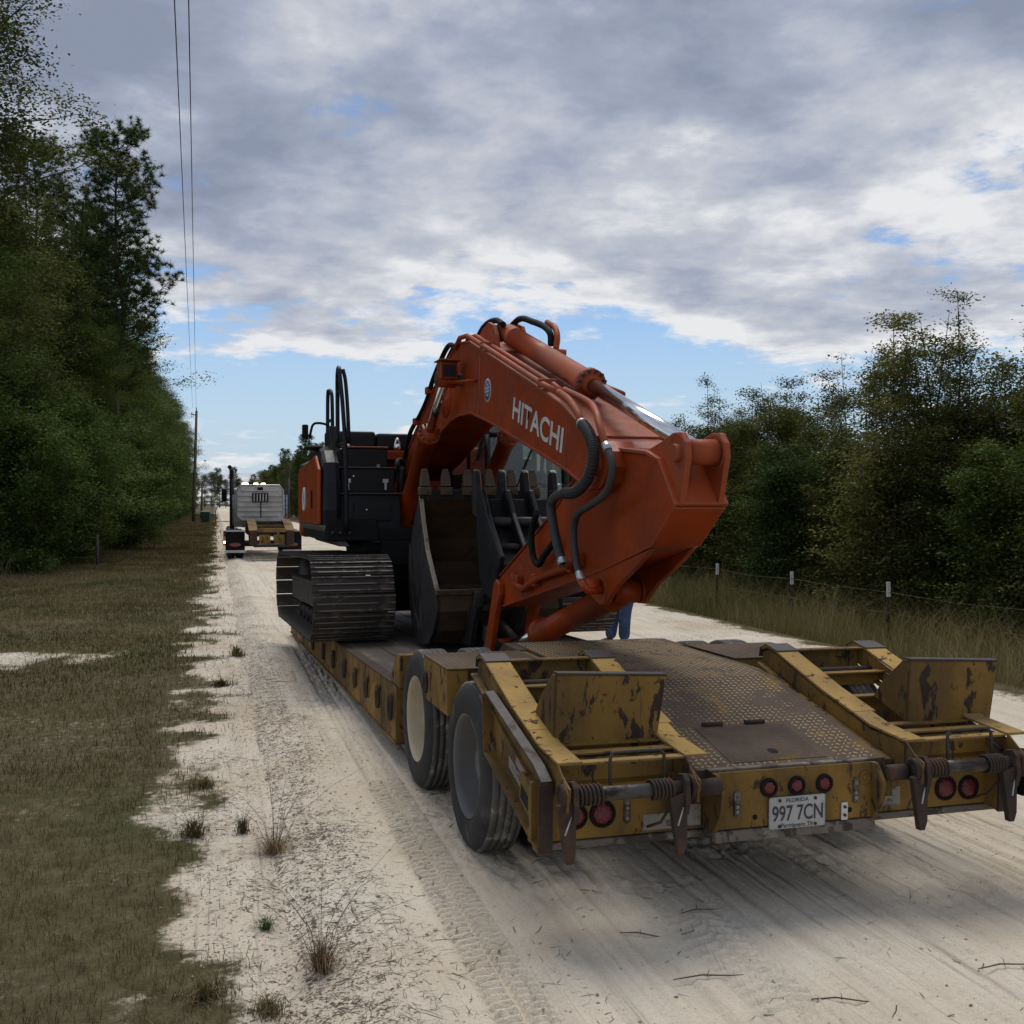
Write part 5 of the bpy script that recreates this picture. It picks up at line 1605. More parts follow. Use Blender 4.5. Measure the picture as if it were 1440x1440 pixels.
# hydraulic pipes along both upper edges, then hoses down to the arm
def pipe_run(s0, sg):
    for k, (q, e) in enumerate(((0.0, 2.62), (.085, 2.72))):
        pts = [(s0 + sg * q, 5.62 - q * .6, 3.50), (s0 + sg * q, 5.42, 3.575), (s0 + sg * q, 5.15, 3.555), (s0 + sg * q, 4.2, 3.255), (s0 + sg * q, 2.95, 2.855), (s0 + sg * q, e, 2.765)]
        b = MB(); b.tube(pts, .024, 10); b.build('hydraulic_pipe', orange_dust, boom)
    for u, h_ in ((4.62, 3.385), (3.0, 2.87)):
        b = MB(); b.box((min(s0 - sg * .02, s0 + sg * .12), u - .03, h_ - .03), (max(s0 - sg * .02, s0 + sg * .12), u + .03, h_ + .035)); b.build('pipe_clamp', orange_dust, boom, 0.008)
    # black supply hoses at the back of the boom
    for q in (0.0, .07):
        pts = spline([(s0 + sg * q, 5.60, 3.52), (s0 + sg * q, 5.95, 3.555), (s0 + sg * q, 6.57, 3.31), (s0 + sg * q, 6.87, 3.12), (s0 + sg * q, 7.25, 2.97), (s0 + sg * q, 7.80, 2.80), (s0 + sg * q, 8.1, 2.52)], 6)
        b = MB(); b.tube(pts, .026, 10); b.build('supply_hose', black_matt, boom)
    for u, h_ in ((6.75, 3.22), (7.4, 2.93)):
        b = MB(); b.box((s0 - .045, u - .05, h_ - .06), (s0 + .05 + (0 if sg > 0 else .0), u + .05, h_ + .02)); b.build('hose_clamp', orange, boom, 0.01)


pipe_run(S0_ - .005, 1)
pipe_run(S1_ + .005, -1)
b = MB(); b.tube(spline([(S0_ + .0, 2.62, 2.765), (S0_ - .03, 2.35, 2.69), (S0_ - .05, 2.12, 2.58), (1.0, 2.04, 2.50)], 6), .026, 10); b.tube(spline([(S0_ + .08, 2.72, 2.795), (S0_ + .06, 2.2, 2.66), (S0_ - .02, 1.86, 2.56), (.99, 1.70, 2.46), (.99, 1.60, 2.34)], 6), .024, 10); b.build('elbow_pipe', orange_dust, boom)
H1 = [(1.93, 2.455), (1.825, 2.383), (1.768, 2.286), (1.862, 2.13), (2.084, 2.045), (2.37, 2.036), (2.563, 1.971), (2.547, 1.831), (2.46, 1.66), (2.37, 1.544)]
H1 = [(2.04, 2.50)] + H1
hs_ = spline([(1.0 - .03 * math.sin(k * .3), u, h_) for k, (u, h_) in enumerate(H1)], 8)
b = MB(); b.tube(hs_, .034, 12); h1o = b.build('arm_hose', hose_mat, EX)
rings = MB()
for k in range(2, 46):
    p = hs_[k]; d = (hs_[k + 1] - hs_[k - 1]).normalized()
    rings.torus(p, d, .035, .0055, 12, 5)
rings.build('spiral_guard', hose_mat, h1o)
for p, q in ((hs_[0], hs_[2]), (hs_[-1], hs_[-4])):
    b = MB(); b.cyl(p, q, .039, .037, 12); b.build('hose_fitting', alu, h1o)
H2 = [(1.60, 2.34), (1.568, 2.307), (1.489, 2.182), (1.588, 2.04), (1.836, 1.963), (2.081, 1.897), (2.16, 1.772), (2.104, 1.576), (2.013, 1.459)]
hs_ = spline([(.99, u, h_) for u, h_ in H2], 8)
b = MB(); b.tube(hs_, .024, 12); h2o = b.build('arm_hose', hose_mat, EX)
for p, q in ((hs_[0], hs_[9]), (hs_[-1], hs_[-5])):
    b = MB(); b.cyl(p, q, .028, .027, 12); b.build('hose_fitting', alu, h2o)
hs_ = spline([(1.08, u, h_) for u, h_ in [(3.20, 1.90), (3.332, 1.74), (3.295, 1.568), (3.164, 1.502), (3.019, 1.581), (2.798, 1.691)]], 8)
b = MB(); b.tube(hs_, .026, 12); b.build('thumb_hose', black_matt, EX)
for s0 in (1.22, 1.40):
    pts = [(5.52, 3.54), (5.17, 3.655), (4.80, 3.65), (4.55, 3.57)] if s0 < 1.3 else [(5.1, 3.58), (4.65, 3.645), (4.25, 3.555), (3.94, 3.46), (3.80, 3.38), (3.78, 3.28)]
    b = MB(); b.tube(spline([(s0, u, h_) for u, h_ in pts], 7), .028, 10); b.build('cylinder_hose', black_matt, boom)
b = MB(); b.tube(spline([(1.46, 4.05, 3.52), (1.46, 3.85, 3.44), (1.44, 3.74, 3.34), (1.42, 3.72, 3.24)], 5), .026, 10); b.cyl((1.30, 3.74, 3.22), (1.50, 3.70, 3.20), .04, n=12); b.build('port_pipe', orange_dust, boom)
# work lamp on its bracket
b = MB(); b.box((.82, 5.30, 3.16), (.99, 5.46, 3.33)); wl = b.build('work_lamp', orange, boom, 0.01)
b = MB(); b.box((.84, 5.285, 3.18), (.97, 5.299, 3.29)); b.build('lamp_glass', black_paint, wl)
b = MB(); b.box((.80, 5.22, 3.33), (1.01, 5.48, 3.342)); b.build('lamp_hood', orange_dust, wl)
b = MB(); b.box((.90, 5.33, 3.12), (S0_ + .01, 5.42, 3.158)); b.build('lamp_bracket', orange, wl, 0.004)
b = MB(); b.cyl((.93, 5.2, 3.12), (S0_ + .0, 4.85, 3.10), .012, n=8); b.build('lamp_stay', orange, wl)

# ---- cylinders
def ram(name, p0, p1, p2, r, rr, mat_, ring=True, eye=True):
    """barrel p0..p1, rod on to p2"""
    p0, p1, p2 = Vector(p0), Vector(p1), Vector(p2)
    d = (p1 - p0).normalized(); ln = (p1 - p0).length
    b = MB(); b.lathe([(0.0, 0), (0.0, r * .8), (.05, r), (ln * .12, r), (ln * .12, r * 1.06), (ln * .14, r * 1.06), (ln * .14, r), (ln - .12, r), (ln - .12, r * 1.14), (ln - .07, r * 1.2), (ln - .065, r * 1.28), (ln, r * 1.28), (ln, rr * 1.5), (ln + .05, rr * 1.35), (ln + .05, rr)], p0, d, 26)
    o = b.build(name, mat_, EX)
    b = MB(); b.cyl(p1, p2, rr, n=20); b.build('piston_rod', chrome, o)
    if ring:
        u_ = d.orthogonal().normalized(); w_ = d.cross(u_)
        for k in range(12):
            a_ = k * math.pi / 6
            c_ = p1 + (u_ * math.cos(a_) + w_ * math.sin(a_)) * r * 1.16
            b = MB(); b.cyl(c_ - d * .01, c_ + d * .02, .013, n=6); b.build('head_bolt', dark_steel, o)
    if eye:
        for p in (p0, p2):
            b = MB(); b.cyl(p - Vector((.09, 0, 0)), p + Vector((.09, 0, 0)), r * .85, n=18); b.build('rod_eye', mat_, o)
    return o


ram('arm_cylinder', (SC_, 4.70, 3.525), (SC_, 2.62, 2.83), (SC_, .935, 2.262), .088, .050, orange_dust)
b = MB()
for s0 in (SC_ - .15, SC_ + .115):
    b.prism([(5.25, 3.50), (5.0, 3.60), (4.80, 3.63), (4.64, 3.58), (4.56, 3.48), (4.50, 3.28), (4.9, 3.40)], s0, s0 + .035)
b.build('cylinder_bracket', orange_dust, boom, 0.005)
ram('boom_cylinder', (.90, 8.0, 1.45), (.90, 6.12, 2.70), (.90, 5.42, 3.165), .092, .044, orange)
ram('boom_cylinder', (1.76, 8.0, 1.45), (1.76, 6.12, 2.70), (1.76, 5.9, 2.85), .092, .044, orange)
b = MB(); b.cyl((.80, 5.42, 3.165), (1.86, 5.42, 3.165), .06, n=18); b.build('cylinder_pin', dark_steel, boom)

# ---- arm
A0, A1 = 1.145, 1.445
ARM = [(4.46, 1.25), (4.39, 1.325), (3.02, 1.885), (2.80, 2.005), (2.35, 2.24), (1.873, 2.315), (1.31, 2.262), (1.143, 2.215), (.935, 1.965), (.966, 1.925), (1.241, 1.713), (2.12, 1.50), (4.306, 1.068), (4.43, 1.12)]
b = MB(); b.prism(ARM, A0, A1); arm = b.build('arm', orange, EX, 0.008)
b = MB(); b.strip([(2.3, 2.262), (1.873, 2.317), (1.31, 2.264), (1.143, 2.217), (.925, 1.955)], A0 - .02, A1 + .02, -.022); b.build('back_plate', orange_dust, arm, 0.004)
b = MB(); b.strip([(.926, 1.94), (.966, 1.92), (1.238, 1.712), (2.12, 1.498), (4.30, 1.066)], A0 - .012, A1 + .012, .016); b.build('lower_flange', orange, arm, 0.004)
b = MB(); b.strip([(4.40, 1.327), (3.02, 1.887), (2.80, 2.007), (2.5, 2.165)], A0 - .010, A1 + .010, -.014); b.build('upper_flange', orange, arm, 0.004)
for s0 in (A0 + .012, A1 - .047):
    b = MB(); b.prism([(1.42, 2.275), (1.15, 2.335), (1.00, 2.375), (.90, 2.372), (.835, 2.31), (.825, 2.23), (.868, 2.10), (.905, 1.965), (1.0, 2.04), (1.13, 2.20)], s0, s0 + .035)
    b.lathe([(-.004, .095), (.039, .095), (.039, 0)], (s0, .935, 2.265), (1, 0, 0), 24); b.build('pin_lug', orange_dust, arm, 0.006)
b = MB(); b.cyl((A0 - .02, .935, 2.255), (A1 + .012, .935, 2.255), .052, n=20); b.build('lug_pin', orange_dust, arm, 0.006)
b = MB()
for s0 in (A0 - .004, A1 - .031):
    b.prism([(2.45, 1.425), (2.28, 1.36), (2.10, 1.30), (1.98, 1.30), (1.90, 1.36), (1.75, 1.455), (1.55, 1.545), (1.36, 1.645), (1.27, 1.70), (2.12, 1.505)], s0, s0 + .035)
    b.lathe([(-.012, .085), (.047, .085), (.047, .0)], (s0, 2.02, 1.385), (1, 0, 0), 22); b.lathe([(-.012, .085), (-.012, 0)], (s0, 2.02, 1.385), (1, 0, 0), 22)
b.build('cylinder_bracket', orange, arm, 0.005)
b = MB(); b.tube([(A0 - .03, 3.93, 1.37), (A0 - .04, 3.82, 1.30), (A0 - .045, 3.62, 1.275), (A0 - .045, 3.2, 1.40), (A0 - .045, 2.50, 1.525), (A0 - .05, 2.40, 1.55), (1.0, 2.37, 1.545)], .028, 10); b.build('arm_pipe', orange, arm)
for u, h_ in ((3.80, 1.33), (3.35, 1.37), (2.55, 1.53), (2.40, 1.58)):
    b = MB(); b.box((A0 - .06, u - .06, h_ - .05), (A0 + .001, u + .06, h_ + .05)); b.build('pipe_clamp', orange, arm, 0.012)
b = MB(); b.tube([(.99, 2.02, 1.46), (1.02, 1.98, 1.40), (1.14, 2.0, 1.40)], .03, 10); b.lathe([(0, .06), (.05, .06), (.05, 0)], (1.06, 2.02, 1.42), (0, 0, 1), 16); b.build('port_elbow', orange, arm)
b = MB(); b.prism([(3.60, 1.60), (3.53, 1.51), (3.50, 1.56), (3.57, 1.65)], A0 - .0025, A0 - .0005); wn = b.build('warning_label', label_yellow, arm)
b = MB(); b.prism([(3.562, 1.60), (3.54, 1.56), (3.535, 1.585)], A0 - .0035, A0 - .0026); b.build('label_mark', black_matt, wn)
b = MB(); b.cyl((A0 - .05, 4.36, 1.21), (A1 + .05, 4.36, 1.21), .085, n=22); b.build('arm_nose', orange, arm, 0.01)
ram('bucket_cylinder', (SC_, 2.02, 1.385), (SC_, 3.74, .90), (SC_, 4.72, .655), .095, .048, orange)
for s0 in (A0 - .055, A1 + .005):
    b = MB(); b.prism([(4.27, 1.27), (4.36, 1.31), (4.43, 1.27), (4.53, 1.05), (4.72, .70), (4.72, .60), (4.64, .57), (4.56, .60), (4.40, .95), (4.26, 1.18)], s0, s0 + .05)
    b.build('bucket_link', orange, EX, 0.012)
for s0 in (SC_ - .13, SC_ + .07):
    b = MB(); b.prism([(4.62, .70), (4.70, .73), (5.25, .86), (5.30, .80), (5.28, .72), (4.70, .58), (4.62, .62)], s0, s0 + .06); b.build('push_link', dark_steel, EX, 0.012)
b = MB(); b.cyl((A0 - .07, 4.66, .655), (A1 + .07, 4.66, .655), .05, n=18); b.build('link_pin', dark_steel, EX)

# ---- bucket, curled with its teeth up
B0, B1 = .75, 2.02
SH = [(5.93, 2.04), (6.12, 1.86), (6.30, 1.62), (6.42, 1.36), (6.45, 1.10), (6.39, .88), (6.25, .70), (6.05, .60), (5.80, .575), (5.55, .61), (5.32, .75), (5.18, .95), (5.20, 1.13)]
OPEN = [(5.20, 1.13), (5.40, 1.30), (5.62, 1.50), (5.80, 1.78), (5.93, 2.04)]
b = MB()
V = []; n = len(SH)
for s0 in (B0 + .035, B1 - .035):
    V += [(s0, p[0], p[1]) for p in SH]
cx_, cz_ = 5.75, 1.2
for s0 in (B0 + .035, B1 - .035):
    V += [(s0, p[0] + (cx_ - p[0]) * .05, p[1] + (cz_ - p[1]) * .05) for p in SH]
F = [(i, i + 1, n + i + 1, n + i) for i in range(n - 1)] + [(2 * n + i, 2 * n + i + 1, 3 * n + i + 1, 3 * n + i) for i in range(n - 1)]
F += [(0, 2 * n, 3 * n, n), (n - 1, n - 1 + n, 4 * n - 1, 3 * n - 1)]
b.add(V, F, False)
bk = b.build('bucket', bucket_in, EX, 0.0)
for s0 in (B0, B1 - .034):
    b = MB(); b.prism([(p[0] + (p[0] - cx_) * .02, p[1] + (p[1] - cz_) * .02) for p in SH] + OPEN[1:-1], s0, s0 + .034); b.build('side_plate', bucket_out, bk, 0.006)
    so = s0 - .016 if s0 < 1 else s0 + .035
    b = MB(); b.prism([(6.36, 1.55), (6.40, 1.30), (6.36, 1.0), (6.15, .74), (5.85, .66), (5.85, .72), (6.05, .85), (6.22, 1.1), (6.24, 1.4)], so, so + .015); b.build('wear_plate', bucket_out, bk, 0.004)
    b = MB(); b.strip(OPEN, s0 - .004, s0 + .038, .022); b.build('side_edge', edge_mat, bk, 0.004)
b = MB(); b.box((B0 - .002, 5.16, 1.105), (B1 + .002, 5.225, 1.155)); b.build('hinge_lip', tooth_mat, bk, 0.006)
b = MB(); b.prism([(5.90, 2.00), (5.96, 2.03), (5.90, 2.12), (5.87, 2.10)], B0 - .002, B1 + .002); b.build('cutting_edge', bucket_out, bk, 0.004)
for s0 in (SC_ - .24, SC_ + .18):
    b = MB(); b.prism([(5.30, .72), (5.16, .98), (4.95, 1.16), (4.86, 1.12), (4.86, 1.02), (5.0, .85), (5.12, .62), (5.5, .60)], s0, s0 + .055); b.lathe([(-.01, .075), (.07, .075), (.07, 0)], (s0, 4.93, 1.08), (1, 0, 0), 18); b.build('hinge_ear', bucket_out, bk, 0.006)
b = MB(); b.cyl((A0 - .08, 4.94, 1.08), (A1 + .08, 4.94, 1.08), .05, n=18); b.build('hinge_pin', bucket_out, bk)
tm = MB()
tm.prism([(-.055, -.02), (.055, -.02), (.055, .06), (-.055, .06)], -.062, .062)     # adaptor
ad_me = tm.mesh('tooth_adaptor', tooth_mat)
tm = MB()
V = [(-.05, -.05, .055), (.05, -.05, .055), (.05, .05, .055), (-.05, .05, .055), (-.042, -.035, .16), (.042, -.035, .16), (.042, .035, .16), (-.042, .035, .16), (-.026, -.012, .235), (.028, -.012, .235), (.028, .012, .235), (-.028, .012, .235)]
tm.add(V, [(0, 3, 2, 1), (8, 9, 10, 11)] + [(a_ + k, a_ + (k + 1) % 4, a_ + 4 + (k + 1) % 4, a_ + 4 + k) for a_ in (0, 4) for k in range(4)])
to_me = tm.mesh('tooth', tooth_mat)
of = EX['off']
for s0 in (.80, 1.015, 1.245, 1.475, 1.71, 1.94):
    o = link('tooth', to_me, bk, 0.008); o.location = (s0, 5.895, 2.085)
    o.rotation_euler = (R(-4), 0, random.uniform(-.05, .05))
    o = link('tooth_adaptor', ad_me, bk, 0.008); o.location = (s0, 5.895, 2.075)
# parts whose parent is the bucket sit in bucket space already

# ---- thumb: dark weldment on the arm with curved tines standing against the teeth
th = MB(); th.cyl((1.17, 4.84, 1.80), (2.13, 4.84, 1.80), .045, n=14)
thumb = th.build('thumb_tube', dark_steel, EX)
TIN = [(4.80, 1.42), (4.93, 1.62), (5.06, 1.82), (5.15, 2.02), (5.19, 2.18), (5.22, 2.27), (5.28, 2.295), (5.335, 2.25), (5.345, 2.08), (5.30, 1.86), (5.20, 1.66), (5.06, 1.48), (4.92, 1.36)]
for s0, low in ((1.135, 1.70), (1.385, 1.2), (1.62, 1.2), (1.91, 1.2), (2.14, 1.2)):
    P = [p for p in TIN if p[1] > low]
    b = MB(); b.prism(P, s0, s0 + .055); tn = b.build('thumb_tine', bucket_out, EX, 0.012)
    b = MB(); b.strip([(5.16, 2.02), (5.197, 2.18), (5.226, 2.27), (5.28, 2.297), (5.338, 2.252), (5.348, 2.08), (5.303, 1.86)], s0 + .006, s0 + .060, -.007); b.build('worn_edge', edge_mat, tn, 0.003)
b = MB(); b.prism([(4.45, 1.26), (4.40, 1.42), (4.70, 1.62), (4.92, 1.80), (5.06, 2.02), (5.12, 1.98), (5.10, 1.62), (5.02, 1.30), (4.90, 1.14), (4.6, 1.10)], 1.12, 2.08); b.build('thumb_body', black_matt, EX, 0.02)
for s0 in (1.13, 1.37, 1.60, 1.87):
    b = MB(); b.prism([(4.40, 1.40), (4.36, 1.50), (4.62, 1.72), (4.80, 1.88), (4.98, 2.10), (5.10, 2.06), (4.94, 1.80), (4.70, 1.60)], s0, s0 + .05); b.build('thumb_rib', black_paint, EX, 0.012)
b = MB(); b.cyl((1.19, 4.60, 1.58), (2.10, 4.60, 1.58), .03, n=12); b.build('thumb_pin', dark_steel, EX)
for s0 in (1.40, 1.62, 1.86):
    b = MB(); b.prism([(4.72, 1.60), (4.96, 1.84), (5.08, 2.10), (5.12, 2.03), (5.0, 1.78), (4.78, 1.56)], s0 - .03, s0 + .075); b.build('tine_socket', black_matt, EX, 0.012)
    b = MB(); b.strip([(5.10, 2.02), (5.09, 1.96), (5.04, 1.94)], s0 - .055, s0 + .095, .012); b.build('socket_edge', tooth_mat, EX)
b = MB(); b.cyl((1.50, 3.3, 1.86), (1.50, 4.5, 1.52), .05, n=16); b.build('thumb_cylinder', dark_steel, EX)


# ================================================================ the tractor unit ahead, standing on the road
TK = empty('semi_truck', (1.66, 37.6, 0.0), R(0.3))
tag(TK, 'pale grey semi truck ahead on the sand road with lit roof lamps and black mudflaps', 'truck')
b = MB()
b.prism([(c * x_, z_) for c, x_, z_ in ((-1, .70, 1.32), (-1, .87, 1.50), (-1, .87, 2.48), (-1, .72, 2.66), (1, .72, 2.66), (1, .87, 2.48), (1, .87, 1.50), (1, .70, 1.32))], 3.2, 4.7, 1)
sl_ = b.build('sleeper', panel_white, TK, 0.03)
for k in range(6):
    z0 = 1.45 + k * .19
    w_ = .80 if 0 < k < 5 else .70
    b = MB(); b.prism([(3.2, z0), (3.13, z0 + .03), (3.13, z0 + .085), (3.2, z0 + .10)], -w_, w_); b.build('panel_rib', panel_white, sl_, 0.004)
b = MB()
P = [(-.70, 1.32), (-.87, 1.50), (-.87, 2.48), (-.72, 2.66), (.72, 2.66), (.87, 2.48), (.87, 1.50), (.70, 1.32)]
b.tube([(x_ * .985, 3.17, z_) for x_, z_ in P + [P[0]]], .03, 6); b.build('corner_trim', alu, sl_)
b = MB(); b.box((-.30, 3.10, 2.02), (.30, 3.16, 2.36)); wd = b.build('rear_window', black_paint, sl_, 0.01)
for k in range(5):
    b = MB(); b.box((-.24 + k * .11, 3.085, 2.05), (-.205 + k * .11, 3.099, 2.33)); b.build('blind_slat', panel_white, wd)
b = MB(); b.box((-.10, 3.12, 2.47), (.10, 3.163, 2.58)); b.build('top_vent', black_matt, sl_)
b = MB(); b.tube([(0.02, 3.09, 2.02), (0.02, 3.09, 1.42)], .02, 6); b.build('air_line', black_matt, sl_)
b = MB(); b.box((-.95, 4.7, 1.05), (.95, 6.2, 2.55)); b.prism([(6.2, 1.0), (8.3, 1.0), (8.3, 1.75), (6.2, 1.95)], -.62, .62); b.build('cab', panel_white, TK, 0.06)
for sg in (-1, 1):
    b = MB(); b.cyl((sg * 1.03, 3.35, .95), (sg * 1.03, 3.35, 2.95), .085, n=14); b.tube(spline([(sg * 1.03, 3.35, 2.9), (sg * 1.03, 3.35, 3.1), (sg * 1.04, 3.28, 3.25), (sg * (1.03 + .08), 3.1, 3.34)] if sg > 0 else [(sg * 1.03, 3.35, 2.9), (sg * 1.03, 3.35, 3.1), (sg * 1.05, 3.28, 3.25), (sg * 1.12, 3.1, 3.34)], 5), .075, 12)
    b.build('exhaust_stack', black_paint if sg < 0 else dark_steel, TK)
    b = MB(); b.box((sg * 1.27 - .10, 5.9, 2.05), (sg * 1.27 + .10, 6.0, 2.55)); b.tube([(sg * .96, 6.0, 2.45), (sg * 1.27, 5.98, 2.45)], .02, 6); b.tube([(sg * .96, 6.0, 2.1), (sg * 1.27, 5.98, 2.1)], .02, 6); b.build('side_mirror', black_matt, TK)
    b = MB(); b.cyl((sg * .95, 3.4, .72), (sg * .95, 5.2, .72), .33, n=22); b.build('fuel_tank', alu, TK)
    b = MB(); b.tube([(sg * .90, 3.2, 1.15), (sg * .90, 3.2, 2.3)], .018, 6); b.tube([(sg * .99, 3.2, 1.15), (sg * .99, 3.2, 2.3)], .018, 6)
    for k in range(6):
        b.tube([(sg * .90, 3.2, 1.3 + .17 * k), (sg * .99, 3.2, 1.3 + .17 * k)], .012, 5)
    b.build('grab_ladder', alu, TK)
    for y_ in (1.15, 2.45):
        for x0 in (.68, .98):
            b = MB(); r = .52
            b.lathe([(0, .28), (0, .44), (.03, .50), (.06, r), (.09, r), (.092, r - .02), (.10, r - .02), (.102, r), (.17, r), (.172, r - .02), (.18, r - .02), (.182, r), (.21, r), (.24, .50), (.27, .44), (.27, .28)], (sg * x0, y_, r), (sg, 0, 0), 30)
            ty = b.build('drive_tyre', rubber, TK)
            b = MB(); b.lathe([(.26, .29), (.16, .27), (.15, .12), (.22, .1), (.22, 0)], (sg * x0, y_, r), (sg, 0, 0), 20); b.build('rim', alu, ty)
    b = MB(); b.lathe([(0, .28), (0, .44), (.03, .5), (.07, .52), (.22, .52), (.25, .5), (.28, .44), (.28, .28)], (sg * .90, 7.4, .52), (sg, 0, 0), 26); b.build('steer_tyre', rubber, TK)
    # black half fender lining, mudflap with oval emblem
    b = MB(); b.box((sg * .98 - .33, .42, .30), (sg * .98 + .33, .435, .98)); mf = b.build('mudflap', black_matt, TK)
    b = MB(); b.lathe([(0, .155), (.006, .155), (.006, 0)], (sg * .98, .419, .52), (0, -1, 0), 24)
    for v in range(len(b.v)):
        x_, y2, z_ = b.v[v]; b.v[v] = (sg * .98 + (x_ - sg * .98) * 1.35, y2, .52 + (z_ - .52) * .48)
    b.build('emblem', red_paint, mf)
    text_mesh('emblem_script', 'Peterbilt', (sg * .98 - .15, .4115, .492), (1, 0, 0), (0, 0, 1), .30, .06, tape_white, mf, 0.01)
    b = MB(); b.box((sg * .98 - .34, .40, .985), (sg * .98 + .34, .46, 1.03)); b.build('flap_bar', alu, TK)
    b = MB(); b.box((sg * .98 - .33, .405, .24), (sg * .98 + .33, .418, .33)); b.build('flap_weight', alu, mf)
    b = MB(); b.tube([(sg * 1.18, 3.1, .6), (sg * 1.35, 3.05, .62)], .02, 6); b.box((sg * 1.30 - .05, 3.0, .40), (sg * 1.30 + .05, 3.06, .95)); sm2 = b.build('marker_post', red_paint, TK)
    b = MB(); b.box((sg * 1.30 - .055, 2.99, .62), (sg * 1.30 + .055, 2.998, .74)); b.build('marker_band', white_print, sm2)
    b = MB(); b.ball((sg * 1.30, 2.985, .52), .045, 10); b.build('marker_lamp', lit_amber, sm2)
b = MB(); b.box((-.45, .4, .78), (-.33, 6.5, 1.0)); b.box((.33, .4, .78), (.45, 6.5, 1.0)); b.box((-.32, .5, .80), (.32, .62, .98)); b.cyl((-.9, 1.15, .52), (.9, 1.15, .52), .09, n=12); b.cyl((-.9, 2.45, .52), (.9, 2.45, .52), .09, n=12)
b.build('chassis', dark_steel, TK)
for x_, w_ in ((-.52, .24), (-.12, .16), (.16, .16)):
    b = MB(); b.box((x_ - w_ / 2, 4.05, 2.67), (x_ + w_ / 2, 4.18, 2.76)); b.build('roof_lamp', lit_amber, TK, 0.02)
for x_ in (.48, .80):
    b = MB(); b.box((x_ - .05, 4.05, 2.67), (x_ + .05, 4.18, 2.73)); b.build('roof_marker', black_matt, TK, 0.01)

# gooseneck of the low loader, still hitched on the tractor
GN = empty('trailer_gooseneck', (1.88, 37.2, 0.0), R(0.3))
tag(GN, 'yellow steel gooseneck hitched on the back of the semi truck', 'gooseneck')
for sg in (-1, 1):
    b = MB()
    b.prism([(-.25, .55), (-.28, 1.02), (.25, 1.10), (1.2, 1.28), (2.4, 1.38), (2.75, 1.30), (2.8, 1.12), (1.4, 1.02), (.9, .95), (.5, .55)], sg * .62 - .13, sg * .62 + .13)
    nb = b.build('neck_beam', rusty, GN, 0.02)
    b = MB(); b.strip([(-.28, 1.025), (.25, 1.105), (1.2, 1.285), (2.4, 1.385)], sg * .62 - .15, sg * .62 + .15, .02); b.build('beam_cap', yellow_scarred, nb)
b = MB(); b.box((-.49, -.22, .98), (.49, .15, 1.10)); b.box((-.49, .9, 1.02), (.49, 1.0, 1.2)); b.build('cross_beam', yellow, GN, 0.01)
b = MB(); b.box((-.49, 1.6, 1.2), (.49, 2.5, 1.33)); b.build('top_plate', rusty, GN, 0.01)
for x_ in (-.24, .24):
    b = MB(); b.box((x_ - .19, -.27, .58), (x_ + .19, -.20, .90)); b.build('hook_block', yellow_scarred, GN, 0.015)
b = MB(); b.box((-.6, -.1, .46), (.6, .4, .56)); b.build('lower_beam', dark_steel, GN, 0.01)

# ================================================================ roadside things
def pole(name, label, px, z, h, r, arm=True):
    X, Y = px_z(px, z)
    o = empty(name, (X, Y, -.1)); o.rotation_euler = (0, R(1.6), 0)
    tag(o, label, 'utility pole')
    b = MB(); b.tube([(0, 0, 0), (0, 0, h)], [r, r * .65], 12); b.build('pole_shaft', pole_wood, o)
    b = MB(); b.cyl((0, 0, h), (0, 0, h + .35), .04, n=10); b.box((-.5, -.04, h - .45), (.12, .04, h - .36)); b.build('insulator_bracket', dark_steel, o)
    b = MB(); b.cyl((-.45, 0, h - .36), (-.45, 0, h - .16), .05, n=10); b.build('insulator', lip_grey, o)
    return X, Y


pX, pY = pole('utility_pole', 'grey wooden utility pole nearest on the left verge carrying the wires', 272, 108, 11.6, .19)
pX2, pY2 = pole('utility_pole', 'shorter grey pole just right of the wire pole by the dark green bin', 283, 128, 4.4, .16)
m_wire = dark_steel
for k, (pxa, dx, dh, pend) in enumerate(((247, -.12, 0.0, (pX - .05, pY, 11.75)), (267, .25, 0.0, (pX + .3, pY, 11.15)))):
    # the span reaches back over the camera's left shoulder
    zc = 13.2
    a0 = px_z(pxa, zc); ha = CAM_H + 708 / 1476 * zc
    A_ = Vector((a0[0], a0[1], ha)); B_ = Vector(pend)
    d_ = (A_ - B_)
    pts = []
    for i in range(41):
        t_ = i / 40 * 1.55
        p = B_ + d_ * t_
        p.z += -0.9 * t_ * (1 - t_) * 1.2
        pts.append(p)
    b = MB(); b.tube(pts, .0085, 5)
    o = b.build('power_line', m_wire); tag(o, ('left' if k == 0 else 'right') + ' of the two black power lines running to the utility pole', 'power line')

X, Y = px_z(288.5, 104)
BN = empty('trash_bin', (X, Y, 0)); tag(BN, 'dark green wheeled bin on the verge near the mailbox', 'bin')
b = MB(); b.add([(-.36, -.36, .06), (.36, -.36, .06), (.36, .36, .06), (-.36, .36, .06), (-.46, -.46, 1.12), (.46, -.46, 1.12), (.46, .46, 1.12), (-.46, .46, 1.12)], [(0, 3, 2, 1), (4, 5, 6, 7), (0, 1, 5, 4), (1, 2, 6, 5), (2, 3, 7, 6), (3, 0, 4, 7)]); b.build('bin_body', green_plastic, BN, 0.03)
b = MB(); b.prism([(-.50, 1.125), (.50, 1.125), (.46, 1.22), (-.40, 1.20)], -.49, .49); b.build('lid', green_plastic, BN, 0.03)
for sx in (-.38, .38):
    b = MB(); b.cyl((sx - .04, .34, .13), (sx + .04, .34, .13), .13, n=16); b.build('wheel', black_matt, BN)
X, Y = px_z(303, 103)
MBX = empty('mailbox', (X, Y, 0)); tag(MBX, 'pale silver mailbox on a thin post at the road edge', 'mailbox')
